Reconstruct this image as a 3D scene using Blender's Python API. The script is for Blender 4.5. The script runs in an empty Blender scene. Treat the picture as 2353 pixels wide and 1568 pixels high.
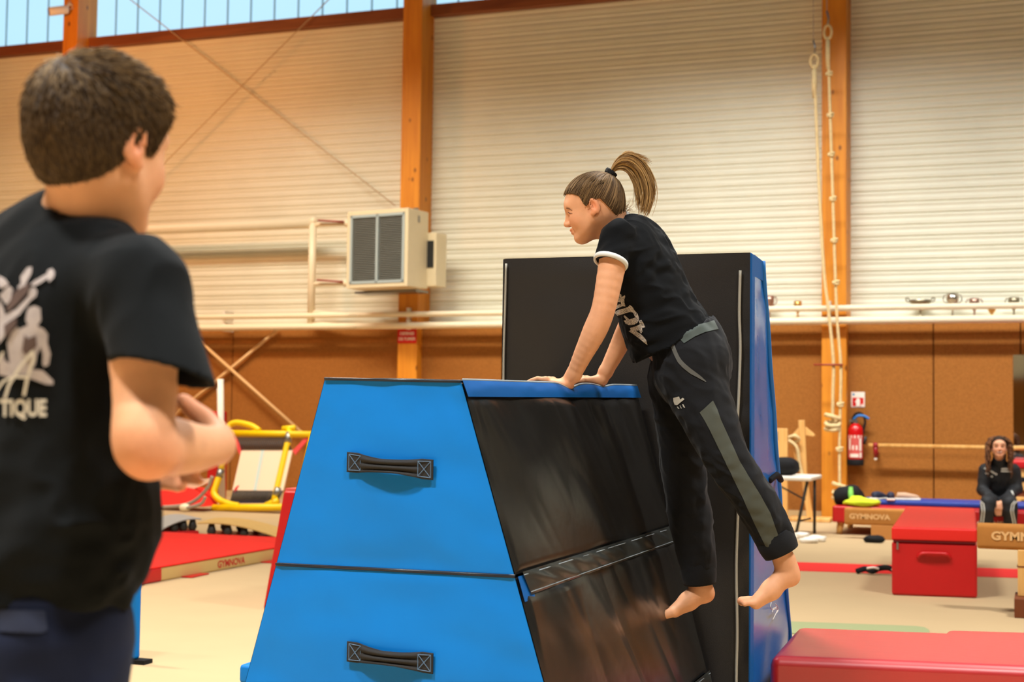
import bpy, bmesh, math, random
import numpy as np
from mathutils import Vector, Matrix
from mathutils.bvhtree import BVHTree
from mathutils.geometry import delaunay_2d_cdt

SC = bpy.context.scene
COL = SC.collection
rnd = random.Random(7)

# ------------------------------------------------------------------ camera
# world: X along the back wall (right), Y towards the back wall, Z up
FPX, CX, CY = 3268.06, 1176.5, 784.0
CAMH = 1.2
YAW, PITCH, ROLL = math.radians(20.4), math.atan(173.0/FPX), math.atan(0.0127)
_fh = Vector((-math.sin(YAW), math.cos(YAW), 0)); _rh = Vector((math.cos(YAW), math.sin(YAW), 0)); _z = Vector((0, 0, 1))
CF = _fh*math.cos(PITCH) + _z*math.sin(PITCH)
_u = _z*math.cos(PITCH) - _fh*math.sin(PITCH)
CR = _rh*math.cos(ROLL) + _u*math.sin(ROLL)
CU = _u*math.cos(ROLL) - _rh*math.sin(ROLL)
CO = Vector((0, 0, CAMH))
cd = bpy.data.cameras.new('camera'); cam = bpy.data.objects.new('camera', cd); COL.objects.link(cam)
cd.sensor_fit = 'HORIZONTAL'; cd.sensor_width = 36; cd.lens = 50
m = Matrix.Identity(4)
for i in range(3):
    m[i][0], m[i][1], m[i][2], m[i][3] = CR[i], CU[i], -CF[i], CO[i]
cam.matrix_world = m
cd.dof.use_dof = True; cd.dof.focus_distance = 4.3; cd.dof.aperture_fstop = 4.5
cd.clip_end = 200
SC.camera = cam

# ------------------------------------------------------------------ world, lamps, exposure
SC.view_settings.view_transform = 'Standard'; SC.view_settings.look = 'None'
SC.view_settings.exposure = 0.0; SC.view_settings.gamma = 1.0
SC.view_settings.use_curve_mapping = False
w = bpy.data.worlds.new('hall_light'); SC.world = w; w.use_nodes = True
bg = w.node_tree.nodes['Background']; bg.inputs[0].default_value = (1.0, 0.90, 0.78, 1); bg.inputs[1].default_value = 0.06

def area(name, loc, sx, sy, energy, col, spread=130, rot=(0, 0, 0)):
    l = bpy.data.lights.new(name, 'AREA'); l.shape = 'RECTANGLE'; l.size = sx; l.size_y = sy
    l.energy = energy; l.color = col; l.spread = math.radians(spread)
    o = bpy.data.objects.new(name, l); COL.objects.link(o); o.location = loc; o.rotation_euler = rot
    return o
for yy in (13.5, 6.5, 0.0, -8.0):  # rearmost row is added fill for the fronts that face the camera
    for xx in (-14.5, -8.8, -3.0, 2.8):
        area('hall_and_fill_lamp', (xx, yy, 7.6), 4.6 if yy > 10 else 1.3, 0.5, {13.5: 225 if xx > -5 else (165 if xx > -10 else 70), 6.5: 430, 0.0: 400, -8.0: 440}[yy], (1.0, 0.985, 0.94) if xx > -5 else ((1.0, 0.89, 0.74) if xx > -10 else (1.0, 0.74, 0.48)), {13.5: 88, 6.5: 138}.get(yy, 106), (math.radians(24) if yy > 10 else 0, 0, 0))
# warm radiant heater lamp high on the left of the hall, turned to the wall
area('warm_lamp', (-12.5, 13.5, 6.6), 1.6, 0.4, 130, (1.0, 0.36, 0.10), 170, (math.radians(62), 0, math.radians(8)))

# ------------------------------------------------------------------ projection helpers (pixel + distance -> point)
def ray(x, y):
    return CF + CR*((x-CX)/FPX) - CU*((y-CY)/FPX)
def P(x, y, d):
    return CO + ray(x, y)*d
def onZ(x, y, z=0.0):
    r = ray(x, y); return CO + r*((z-CO.z)/r.z)
def onY(x, y, Y):
    r = ray(x, y); return CO + r*((Y-CO.y)/r.y)
def onX(x, y, X):
    r = ray(x, y); return CO + r*((X-CO.x)/r.x)

# ------------------------------------------------------------------ materials
def C(r, g, b):
    f = lambda c: (c/255/12.92 if c/255 <= 0.04045 else ((c/255+0.055)/1.055)**2.4)
    return (f(r), f(g), f(b), 1)
MATS = {}
def M(name, col, rough=.6, spec=.4, metal=0., var=0., vscale=6., bump=0., bscale=80., stretch=(1, 1, 1),
      coat=0., tint=False, emit=0., ecol=None, sheen=0., detail=4, col2=None, sss=0.):
    if name in MATS: return MATS[name]
    mt = bpy.data.materials.new(name); mt.use_nodes = True
    nt = mt.node_tree; N = nt.nodes; L = nt.links
    b = N['Principled BSDF']
    b.inputs['Base Color'].default_value = col
    b.inputs['Roughness'].default_value = rough
    b.inputs['Specular IOR Level'].default_value = spec
    b.inputs['Metallic'].default_value = metal
    b.inputs['Coat Weight'].default_value = coat; b.inputs['Coat Roughness'].default_value = .38
    b.inputs['Sheen Weight'].default_value = sheen
    if sss:
        b.inputs['Subsurface Weight'].default_value = sss
        b.inputs['Subsurface Radius'].default_value = (0.012, 0.005, 0.003)
        b.inputs['Subsurface Scale'].default_value = 1.0
    if emit:
        b.inputs['Emission Color'].default_value = ecol or col; b.inputs['Emission Strength'].default_value = emit
    tc = N.new('ShaderNodeTexCoord'); mp = N.new('ShaderNodeMapping'); L.new(tc.outputs['Object'], mp.inputs[0])
    mp.inputs['Scale'].default_value = stretch
    src = None
    if tint:
        at = N.new('ShaderNodeAttribute'); at.attribute_name = 'tint'; src = at.outputs['Color']
    if var > 0:
        nz = N.new('ShaderNodeTexNoise'); nz.inputs['Scale'].default_value = vscale; nz.inputs['Detail'].default_value = detail
        L.new(mp.outputs[0], nz.inputs[0])
        rp = N.new('ShaderNodeMapRange'); rp.inputs[1].default_value = .3; rp.inputs[2].default_value = .7
        L.new(nz.outputs[0], rp.inputs[0])
        mx = N.new('ShaderNodeMix'); mx.data_type = 'RGBA'
        if col2 is not None and src is None:
            mx.inputs[6].default_value = col; mx.inputs[7].default_value = col2
            L.new(rp.outputs[0], mx.inputs[0])
        else:
            mx.blend_type = 'MULTIPLY'; mx.inputs[0].default_value = 1
            r2 = N.new('ShaderNodeMapRange'); r2.inputs[3].default_value = 1-var; r2.inputs[4].default_value = 1+var
            L.new(rp.outputs[0], r2.inputs[0])
            if src is not None: L.new(src, mx.inputs[6])
            else: mx.inputs[6].default_value = col
            L.new(r2.outputs[0], mx.inputs[7])
        src = mx.outputs[2]
    if src is not None: L.new(src, b.inputs['Base Color'])
    if bump > 0:
        n2 = N.new('ShaderNodeTexNoise'); n2.inputs['Scale'].default_value = bscale; n2.inputs['Detail'].default_value = 3
        L.new(mp.outputs[0], n2.inputs[0])
        bp = N.new('ShaderNodeBump'); bp.inputs['Strength'].default_value = bump; bp.inputs['Distance'].default_value = .01
        L.new(n2.outputs[0], bp.inputs['Height']); L.new(bp.outputs[0], b.inputs['Normal'])
    MATS[name] = mt
    return mt

def M_wood(name, c1, c2, scale=6., axis=2, knots=True, rough=.5):
    if name in MATS: return MATS[name]
    mt = bpy.data.materials.new(name); mt.use_nodes = True
    nt = mt.node_tree; N = nt.nodes; L = nt.links; b = N['Principled BSDF']
    b.inputs['Roughness'].default_value = rough
    tc = N.new('ShaderNodeTexCoord'); mp = N.new('ShaderNodeMapping'); L.new(tc.outputs['Object'], mp.inputs[0])
    s = [scale]*3; s[axis] = scale*.06; mp.inputs['Scale'].default_value = s
    nz = N.new('ShaderNodeTexNoise'); nz.inputs['Scale'].default_value = 3; nz.inputs['Detail'].default_value = 5
    nz.inputs['Distortion'].default_value = .6
    L.new(mp.outputs[0], nz.inputs[0])
    mx = N.new('ShaderNodeMix'); mx.data_type = 'RGBA'; mx.inputs[6].default_value = c1; mx.inputs[7].default_value = c2
    rp = N.new('ShaderNodeMapRange'); rp.inputs[1].default_value = .35; rp.inputs[2].default_value = .7
    L.new(nz.outputs[0], rp.inputs[0]); L.new(rp.outputs[0], mx.inputs[0])
    out = mx.outputs[2]
    if knots:
        vo = N.new('ShaderNodeTexVoronoi'); vo.inputs['Scale'].default_value = 1
        m2 = N.new('ShaderNodeMapping'); s2 = [5.5]*3; s2[axis] = 3.4; m2.inputs['Scale'].default_value = s2
        L.new(tc.outputs['Object'], m2.inputs[0]); L.new(m2.outputs[0], vo.inputs[0])
        r2 = N.new('ShaderNodeMapRange'); r2.inputs[1].default_value = .07; r2.inputs[2].default_value = .16
        L.new(vo.outputs['Distance'], r2.inputs[0])
        k = N.new('ShaderNodeMix'); k.data_type = 'RGBA'
        k.inputs[6].default_value = (c2[0]*.28, c2[1]*.2, c2[2]*.2, 1); L.new(out, k.inputs[7]); L.new(r2.outputs[0], k.inputs[0])
        out = k.outputs[2]
    L.new(out, b.inputs['Base Color'])
    MATS[name] = mt
    return mt

# ------------------------------------------------------------------ objects
def wloc(o):
    v = Vector((0, 0, 0))
    while o is not None: v += o.location; o = o.parent
    return v
def tag(o, label=None, cat=None, group=None, kind=None):
    if label: o['label'] = label
    if cat: o['category'] = cat
    if group: o['group'] = group
    if kind: o['kind'] = kind
    return o
def thing(name, label, cat, loc, group=None):
    o = bpy.data.objects.new(name, None); COL.objects.link(o); o.location = loc; o.empty_display_size = .1
    return tag(o, label, cat, group)
def copy_tree(o, parent=None):
    c = o.copy(); COL.objects.link(c); c.parent = parent
    for ch in list(o.children): copy_tree(ch, c)
    return c
def link_mesh(name, me, mat, parent=None, smooth=False, kind=None):
    o = bpy.data.objects.new(name, me); COL.objects.link(o)
    if mat: me.materials.append(mat)
    if parent is not None:
        o.parent = parent; off = wloc(parent)
    else:
        n = len(me.vertices); a = np.empty(n*3, np.float32); me.vertices.foreach_get('co', a); a = a.reshape(-1, 3)
        lo, hi = a.min(0), a.max(0); off = Vector(((lo[0]+hi[0])/2, (lo[1]+hi[1])/2, lo[2])); o.location = off
    me.transform(Matrix.Translation(-off))
    if smooth: me.polygons.foreach_set('use_smooth', [True]*len(me.polygons))
    if kind: o['kind'] = kind
    me.update()
    return o

def frame_of(d, hint=None):
    d = Vector(d).normalized()
    h = Vector(hint) if hint is not None else (Vector((0, 0, 1)) if abs(d.z) < .9 else Vector((1, 0, 0)))
    a = h.cross(d).normalized(); b = d.cross(a)
    return a, b
class MB:
    def __init__(s): s.v = []; s.f = []
    def hexa(s, p):                       # 4 bottom (ccw from above) + 4 top
        n = len(s.v); s.v += [tuple(q) for q in p]
        s.f += [tuple(n+i for i in q) for q in ((3, 2, 1, 0), (4, 5, 6, 7), (0, 1, 5, 4), (1, 2, 6, 5), (2, 3, 7, 6), (3, 0, 4, 7))]
        return s
    def box(s, lo, hi):
        (a, b, c), (d, e, f) = lo, hi
        return s.hexa([(a, b, c), (d, b, c), (d, e, c), (a, e, c), (a, b, f), (d, b, f), (d, e, f), (a, e, f)])
    def obox(s, c, ax, ay, az, sx, sy, sz):
        c = Vector(c); ax = Vector(ax)*sx/2; ay = Vector(ay)*sy/2; az = Vector(az)*sz/2
        return s.hexa([c-ax-ay-az, c+ax-ay-az, c+ax+ay-az, c-ax+ay-az, c-ax-ay+az, c+ax-ay+az, c+ax+ay+az, c-ax+ay+az])
    def tube(s, pts, r, n=8, closed=False, caps=True):
        pts = [Vector(p) for p in pts]; m = len(pts); base = len(s.v); a = None
        rr = r if hasattr(r, '__len__') else [r]*m
        for i in range(m):
            if closed: d = pts[(i+1) % m]-pts[i-1]
            else: d = pts[min(i+1, m-1)]-pts[max(i-1, 0)]
            d.normalize()
            if a is None: a, b = frame_of(d)
            else: a = (a-d*a.dot(d)).normalized(); b = d.cross(a)
            for k in range(n):
                t = 2*math.pi*k/n
                s.v.append(tuple(pts[i]+(a*math.cos(t)+b*math.sin(t))*rr[i]))
        for i in range(m if closed else m-1):
            j = (i+1) % m
            for k in range(n):
                l = (k+1) % n
                s.f.append((base+i*n+k, base+i*n+l, base+j*n+l, base+j*n+k))
        if caps and not closed:
            s.f.append(tuple(base+k for k in range(n))[::-1]); s.f.append(tuple(base+(m-1)*n+k for k in range(n)))
        return s
    def lathe(s, c, prof, n=16, axis=(0, 0, 1)):
        c = Vector(c); ax = Vector(axis).normalized(); a, b = frame_of(ax); base = len(s.v); m = len(prof)
        for r, z in prof:
            for k in range(n):
                t = 2*math.pi*k/n; s.v.append(tuple(c+ax*z+(a*math.cos(t)+b*math.sin(t))*max(r, 1e-5)))
        for i in range(m-1):
            for k in range(n):
                l = (k+1) % n; s.f.append((base+i*n+k, base+i*n+l, base+(i+1)*n+l, base+(i+1)*n+k))
        s.f.append(tuple(base+k for k in range(n))[::-1]); s.f.append(tuple(base+(m-1)*n+k for k in range(n)))
        return s
    def grid(s, fn, nu, nv):
        base = len(s.v)
        for i in range(nu+1):
            for j in range(nv+1): s.v.append(tuple(fn(i/nu, j/nv)))
        for i in range(nu):
            for j in range(nv):
                a = base+i*(nv+1)+j; s.f.append((a, a+nv+1, a+nv+2, a+1))
        return s
    def prism(s, poly, off):
        n = len(poly); base = len(s.v); off = Vector(off)
        s.v += [tuple(p) for p in poly] + [tuple(Vector(p)+off) for p in poly]
        s.f.append(tuple(base+i for i in range(n))[::-1]); s.f.append(tuple(base+n+i for i in range(n)))
        for i in range(n):
            j = (i+1) % n; s.f.append((base+i, base+j, base+n+j, base+n+i))
        return s
    def ball(s, c, r, n=10, R=None):
        c = Vector(c); r = Vector(r) if hasattr(r, '__len__') else Vector((r, r, r)); base = len(s.v); m = n//2+1
        for i in range(m):
            th = math.pi*(i+.02)/(m-1+.04)
            for k in range(n):
                ph = 2*math.pi*k/n
                q = Vector((r.x*math.sin(th)*math.cos(ph), r.y*math.sin(th)*math.sin(ph), r.z*math.cos(th)))
                if R is not None: q = R @ q
                s.v.append(tuple(c+q))
        for i in range(m-1):
            for k in range(n):
                l = (k+1) % n; s.f.append((base+i*n+k, base+(i+1)*n+k, base+(i+1)*n+l, base+i*n+l))
        s.f.append(tuple(base+k for k in range(n))); s.f.append(tuple(base+(m-1)*n+k for k in range(n))[::-1])
        return s
    def build(s, name, mat, parent=None, smooth=False, bevel=0., kind=None, segs=2, fix=True):
        me = bpy.data.meshes.new(name); me.from_pydata(s.v, [], s.f)
        if fix:
            bm = bmesh.new(); bm.from_mesh(me); bmesh.ops.recalc_face_normals(bm, faces=bm.faces); bm.to_mesh(me); bm.free()
        o = link_mesh(name, me, mat, parent, smooth, kind)
        if bevel:
            md = o.modifiers.new('bevel', 'BEVEL'); md.width = bevel; md.segments = segs; md.limit_method = 'ANGLE'
            me.polygons.foreach_set('use_smooth', [True]*len(me.polygons))
            wn = o.modifiers.new('wn', 'WEIGHTED_NORMAL')
        return o

def text_mesh(body, size, bold=0.0, shear=0.0):
    cu = bpy.data.curves.new('txt', 'FONT'); cu.body = body; cu.size = size; cu.offset = bold; cu.shear = shear
    cu.align_x = 'CENTER'; cu.align_y = 'CENTER'; cu.resolution_u = 3
    o = bpy.data.objects.new('txt', cu); COL.objects.link(o)
    dg = bpy.context.evaluated_depsgraph_get(); me = bpy.data.meshes.new_from_object(o.evaluated_get(dg))
    bpy.data.objects.remove(o)
    v = [tuple(x.co) for x in me.vertices]; f = [tuple(p.vertices) for p in me.polygons]
    bpy.data.meshes.remove(me)
    return v, f
def flat_text(name, body, size, c, ax, ay, mat, parent, bold=0.0, wscale=1.0, shear=0):
    v, f = text_mesh(body, size, bold, shear); c = Vector(c); ax = Vector(ax); ay = Vector(ay)
    b = MB(); b.v = [tuple(c+ax*x*wscale+ay*y) for x, y, z in v]; b.f = f
    return b.build(name, mat, parent, fix=False)

# decals that hug a surface (print, piping, stitched panels): triangulated outline dropped on the garment
def bvh_of(o):
    me = o.data; off = wloc(o)
    return BVHTree.FromPolygons([v.co+off for v in me.vertices], [tuple(p.vertices) for p in me.polygons])
def hug(name, outlines, target, mat, parent, off=.0015, step=4.0, split=False):
    if split:
        for o_ in outlines: hug(name, [o_], target, mat, parent, off, step)
        return None
    bv = target if isinstance(target, BVHTree) else bvh_of(target); b = MB()
    for poly in outlines:
        pts = []
        n = len(poly)
        for i in range(n):
            a = Vector(poly[i]); c = Vector(poly[(i+1) % n]); k = max(1, int((c-a).length/step))
            pts += [a.lerp(c, j/k) for j in range(k)]
        xs = [p.x for p in pts]; ys = [p.y for p in pts]; m = len(pts); grid = []
        x = min(xs)+step/2
        while x < max(xs):
            y = min(ys)+step/2
            while y < max(ys): grid.append(Vector((x, y))); y += step
            x += step
        vs, es, fs, *_ = delaunay_2d_cdt(pts+grid, [], [list(range(m))], 1, 1e-4)
        base = len(b.v); ok = []
        for q in vs:
            r = ray(q.x, q.y).normalized(); h, nn, _, _ = bv.ray_cast(CO, r)
            if h is None: ok.append(False); b.v.append((0, 0, 0))
            else:
                if nn.dot(r) > 0: nn = -nn
                ok.append(True); b.v.append(tuple(h+nn*off))
        for f in fs:
            if all(ok[i] for i in f):
                if max((Vector(b.v[base+f[i]])-Vector(b.v[base+f[i-1]])).length for i in range(3)) < .12:
                    b.f.append(tuple(base+i for i in f))
    used = sorted({i for f in b.f for i in f}); mp = {k: i for i, k in enumerate(used)}
    b.v = [b.v[i] for i in used]; b.f = [tuple(mp[i] for i in f) for f in b.f]
    if not b.f: return None
    return b.build(name, mat, parent, smooth=True)
def ribbon2d(pts, w):
    L_, R_ = [], []
    for i, p in enumerate(pts):
        a = Vector(pts[max(i-1, 0)]); c = Vector(pts[min(i+1, len(pts)-1)]); d = (c-a).normalized(); n = Vector((-d.y, d.x))
        ww = w[i] if hasattr(w, '__len__') else w
        L_.append(Vector(p)+n*ww/2); R_.append(Vector(p)-n*ww/2)
    return L_+R_[::-1]
def spline(pts, n=8):
    pts = [Vector(p) for p in pts]; out = []
    for i in range(len(pts)-1):
        p0 = pts[max(i-1, 0)]; p1 = pts[i]; p2 = pts[i+1]; p3 = pts[min(i+2, len(pts)-1)]
        for j in range(n):
            t = j/n
            out.append(.5*((2*p1)+(p2-p0)*t+(2*p0-5*p1+4*p2-p3)*t*t+(3*p1-p0-3*p2+p3)*t**3))
    out.append(pts[-1]); return out

# ------------------------------------------------------------------ implicit surfaces for bodies and clothes
def arr(v): return np.array(v, np.float64)
class Field:
    def __init__(s, lo, hi, h):
        s.lo = arr(lo); s.h = h; s.n = np.ceil((arr(hi)-s.lo)/h).astype(int)+1
        s.f = np.full(tuple(s.n), .5, np.float32)
    def block(s, lo, hi):
        a = np.clip(np.floor((arr(lo)-s.lo)/s.h).astype(int), 0, s.n-1); b = np.clip(np.ceil((arr(hi)-s.lo)/s.h).astype(int)+1, 1, s.n)
        sl = tuple(slice(a[i], max(b[i], a[i])) for i in range(3))
        ax = [(s.lo[i]+s.h*np.arange(sl[i].start, sl[i].stop)).astype(np.float32) for i in range(3)]
        return sl, ax[0][:, None, None], ax[1][None, :, None], ax[2][None, None, :]
    def add(s, prim, k=.01, op='u'):
        fn, lo, hi = prim; g = k+.012
        sl, X, Y, Z = s.block(arr(lo)-g, arr(hi)+g)
        if 0 in s.f[sl].shape: return s
        b = fn(X, Y, Z); a = s.f[sl]
        if op == 's': b = -b
        if op == 'u':
            h = np.clip(.5+.5*(b-a)/k, 0, 1); r = b*(1-h)+a*h-k*h*(1-h)
        else:
            h = np.clip(.5-.5*(b-a)/k, 0, 1); r = b*(1-h)+a*h+k*h*(1-h)
        s.f[sl] = r
        return s
    def cut(s, p, n, lo=None, hi=None):
        sl, X, Y, Z = s.block(s.lo if lo is None else lo, s.lo+s.h*s.n if hi is None else hi)
        p = arr(p); n = arr(n)/np.linalg.norm(arr(n))
        s.f[sl] = np.maximum(s.f[sl], (X-p[0])*n[0]+(Y-p[1])*n[1]+(Z-p[2])*n[2]); return s
    def displace(s, fn, band=.03):
        i, j, k = np.nonzero(np.abs(s.f) < band)
        p = np.stack([i, j, k], 1)*s.h+s.lo
        s.f[i, j, k] += fn(p).astype(np.float32); return s
    def mesh(s, name, smooth=2):
        f = s.f; f[0] = f[-1] = .5; f[:, 0] = f[:, -1] = .5; f[:, :, 0] = f[:, :, -1] = .5
        S = f < 0
        cnt = np.zeros(tuple(d-1 for d in S.shape), np.uint8)
        for a in (0, 1):
            for b in (0, 1):
                for c in (0, 1):
                    cnt += S[a:S.shape[0]-1+a, b:S.shape[1]-1+b, c:S.shape[2]-1+c]
        act = (cnt > 0) & (cnt < 8); ii, jj, kk = np.nonzero(act)
        idx = np.full(act.shape, -1, np.int32); idx[ii, jj, kk] = np.arange(len(ii))
        cor = [(a, b, c) for a in (0, 1) for b in (0, 1) for c in (0, 1)]
        val = {q: f[ii+q[0], jj+q[1], kk+q[2]].astype(np.float64) for q in cor}
        acc = np.zeros((len(ii), 3)); num = np.zeros(len(ii))
        for q in cor:
            for ax in range(3):
                if q[ax] == 0:
                    r = list(q); r[ax] = 1; r = tuple(r); fa, fb = val[q], val[r]; mk = (fa < 0) != (fb < 0)
                    t = np.where(mk, fa/np.where(mk, fa-fb, 1), 0)
                    pp = np.tile(arr(q), (len(ii), 1)); pp[:, ax] += t
                    acc[mk] += pp[mk]; num[mk] += 1
        V = s.lo+s.h*(np.stack([ii, jj, kk], 1)+acc/num[:, None])
        Q = []
        for ax in range(3):
            u, v = (ax+1) % 3, (ax+2) % 3
            s0 = [slice(None)]*3; s1 = [slice(None)]*3
            s0[ax] = slice(0, -1); s1[ax] = slice(1, None)
            for t in (u, v):
                s0[t] = slice(1, -1); s1[t] = slice(1, -1)
            A = S[tuple(s0)]; B = S[tuple(s1)]
            e = np.stack(np.nonzero(A != B), 1); sg = A[tuple(e.T)]
            e = e.copy(); e[:, u] += 1; e[:, v] += 1
            def cell(du, dv):
                c = e.copy(); c[:, u] += du; c[:, v] += dv; return idx[c[:, 0], c[:, 1], c[:, 2]]
            q = np.stack([cell(-1, -1), cell(0, -1), cell(0, 0), cell(-1, 0)], 1)
            q[~sg] = q[~sg][:, ::-1]; Q.append(q)
        Q = np.concatenate(Q)
        E = np.concatenate([Q[:, [0, 1]], Q[:, [1, 2]], Q[:, [2, 3]], Q[:, [3, 0]]]); n = len(V)
        deg = np.bincount(E.ravel(), minlength=n).astype(float)
        for it in range(smooth*2):
            lam = .5 if it % 2 == 0 else -.52
            W = np.stack([np.bincount(E[:, 0], V[E[:, 1], a], n)+np.bincount(E[:, 1], V[E[:, 0], a], n) for a in range(3)], 1)/np.maximum(deg, 1)[:, None]
            V = V+lam*(W-V)
        me = bpy.data.meshes.new(name)
        me.vertices.add(n); me.vertices.foreach_set('co', V.ravel())
        me.loops.add(len(Q)*4); me.loops.foreach_set('vertex_index', Q.ravel().astype(np.int32))
        me.polygons.add(len(Q)); me.polygons.foreach_set('loop_start', np.arange(0, len(Q)*4, 4, dtype=np.int32))
        me.update(calc_edges=True); me.validate()
        return me, V
def bb(pts, r):
    p = arr(pts); return p.min(0)-r, p.max(0)+r
def cone(a, b, ra, rb):
    a = arr(a); b = arr(b); d = b-a; L2 = max(float(d@d), 1e-12)
    def fn(X, Y, Z):
        x, y, z = X-a[0], Y-a[1], Z-a[2]
        t = np.clip((x*d[0]+y*d[1]+z*d[2])/L2, 0, 1)
        return np.sqrt((x-t*d[0])**2+(y-t*d[1])**2+(z-t*d[2])**2)-(ra+(rb-ra)*t)
    return (fn,)+bb([a, b], max(ra, rb))
def econ(a, b, ra, rb, wide):          # elliptic tapered capsule, ra = (half width along wide, half thickness)
    a = arr(a); b = arr(b); d = b-a; L = np.linalg.norm(d); t_ = d/L
    wv = arr(wide); wv = wv-t_*(wv@t_); wv /= np.linalg.norm(wv); nv = np.cross(t_, wv)
    def fn(X, Y, Z):
        x, y, z = X-a[0], Y-a[1], Z-a[2]
        s = x*t_[0]+y*t_[1]+z*t_[2]; t = np.clip(s/L, 0, 1); e = s-t*L
        u = x*wv[0]+y*wv[1]+z*wv[2]; v = x*nv[0]+y*nv[1]+z*nv[2]
        ru = ra[0]+(rb[0]-ra[0])*t; rv = ra[1]+(rb[1]-ra[1])*t; rm = np.minimum(ru, rv)
        q = np.sqrt((u/ru)**2+(v/rv)**2+(e/rm)**2)+1e-6
        g = np.sqrt((u/ru**2)**2+(v/rv**2)**2+(e/rm**2)**2)+1e-6
        return q*(q-1)/g
    return (fn,)+bb([a, b], max(ra+rb))
def ell(c, r, R=None):                 # ellipsoid; R = three axis vectors
    c = arr(c); r = arr(r); A = np.eye(3) if R is None else arr(R)
    def fn(X, Y, Z):
        x, y, z = X-c[0], Y-c[1], Z-c[2]
        u = [(x*A[i, 0]+y*A[i, 1]+z*A[i, 2]) for i in range(3)]
        q = np.sqrt(sum((u[i]/r[i])**2 for i in range(3)))+1e-6
        g = np.sqrt(sum((u[i]/r[i]**2)**2 for i in range(3)))+1e-6
        return q*(q-1)/g
    return (fn,)+bb([c], r.max())
def clip(prim, p, n):
    fn, lo, hi = prim; p = arr(p); n = arr(n)/np.linalg.norm(arr(n))
    return (lambda X, Y, Z: np.maximum(fn(X, Y, Z), (X-p[0])*n[0]+(Y-p[1])*n[1]+(Z-p[2])*n[2]), lo, hi)
_rs = np.random.RandomState(3); _T = _rs.rand(32, 32, 32)
def vnoise(p):
    i = np.floor(p).astype(int); f = p-i; f = f*f*(3-2*f); r = 0
    for a in (0, 1):
        for b in (0, 1):
            for c in (0, 1):
                w_ = (f[:, 0] if a else 1-f[:, 0])*(f[:, 1] if b else 1-f[:, 1])*(f[:, 2] if c else 1-f[:, 2])
                r = r+w_*_T[(i[:, 0]+a) % 32, (i[:, 1]+b) % 32, (i[:, 2]+c) % 32]
    return r*2-1
def folds(p, d, along, across, amp, ridge=True):   # soft folds running along direction d
    d = arr(d)/np.linalg.norm(arr(d)); s = p@d
    q = (p-np.outer(s, d))/across+np.outer(s, d)/along
    n = vnoise(q+3.3)+.5*vnoise(q*2.1+9)
    if ridge: n = np.abs(n)*1.6-.6
    return amp*n
def set_tint(me, cols):
    at = me.attributes.new('tint', 'FLOAT_COLOR', 'POINT')
    c = np.ones((len(me.vertices), 4), np.float32); c[:, :3] = cols; at.data.foreach_set('color', c.ravel())
def strands(name, paths, r0, r1, cols, mat, parent, n=3):
    paths = np.asarray(paths, float); N, K, _ = paths.shape
    tg = np.gradient(paths, axis=1); tg /= np.linalg.norm(tg, axis=2, keepdims=True)+1e-9
    h = np.array([.31, .52, .79]); a = np.cross(tg, h); a /= np.linalg.norm(a, axis=2, keepdims=True)+1e-9; b = np.cross(tg, a)
    t = np.linspace(0, 1, K)[None, :, None]
    r0 = np.asarray(r0).reshape(-1, 1, 1); r = r0*(1-t**2.5)+r1*t**2.5
    ring = [paths+r*(a*math.cos(2*math.pi*k/n)+b*math.sin(2*math.pi*k/n)) for k in range(n)]
    V = np.stack(ring, 2).reshape(-1, 3)
    base = (np.arange(N)[:, None, None]*K+np.arange(K-1)[None, :, None])*n
    k = np.arange(n)[None, None, :]; k2 = (k+1) % n
    Q = np.stack([base+k, base+k2, base+n+k2, base+n+k], 3).reshape(-1, 4)
    me = bpy.data.meshes.new(name); me.vertices.add(len(V)); me.vertices.foreach_set('co', V.ravel())
    me.loops.add(len(Q)*4); me.loops.foreach_set('vertex_index', Q.ravel().astype(np.int32))
    me.polygons.add(len(Q)); me.polygons.foreach_set('loop_start', np.arange(0, len(Q)*4, 4, dtype=np.int32)); me.update(calc_edges=True)
    set_tint(me, np.repeat(np.asarray(cols, np.float32), K*n, 0))
    return link_mesh(name, me, mat, parent, True)

# ================================================================== THE SETTING
YC = onZ(1915, 1195).y            # front of the timber columns
YW = YC+.42                       # profiled metal cladding
YP = YC+.16                       # front of the burlap covered lower wall
YPIPE = YC-.10
m_clad = M('cladding', C(226, 226, 208), rough=.42, spec=.5, var=.04, vscale=1.5)
m_burl = M('burlap', C(158, 102, 48), rough=.95, spec=.1, var=.16, vscale=60, bump=.5, bscale=160, stretch=(1, 1, 1))
m_col = M_wood('column_wood', C(224, 146, 36), C(204, 122, 22), 5, 2)
m_beam = M_wood('sill_wood', C(140, 78, 38), C(116, 58, 24), 5, 0, knots=False)
m_floor = M('floor_carpet', C(184, 159, 122), rough=.9, spec=.15, var=.035, vscale=1.3, bump=.15, bscale=300)
m_cream = M('cream_paint', C(238, 226, 196), rough=.4, spec=.5)
m_white = M('white_paint', C(232, 226, 214), rough=.45)
m_joint = M('window_joint_glow', C(90, 116, 128), rough=.5, emit=.55, ecol=C(130, 178, 200))  # joints glow slightly, daylight put into their material
m_pane = M('polycarbonate', C(70, 92, 104), rough=.5, spec=.2, emit=1.25, ecol=C(172, 216, 238), var=.05, vscale=.8)
m_red = M('red_vinyl', C(190, 14, 20), rough=.42, spec=.5, var=.05, vscale=3, bump=.08, bscale=25)
m_redtop = M('red_carpet', C(222, 42, 34), rough=.75, spec=.2, var=.06, vscale=12)
m_blue = M('blue_vinyl', C(0, 118, 204), rough=.55, spec=.25, var=.04, vscale=5, bump=.06, bscale=900)
m_bluedk = M('blue_edge', C(0, 86, 158), rough=.55, spec=.3, bump=.12, bscale=500)
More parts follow.
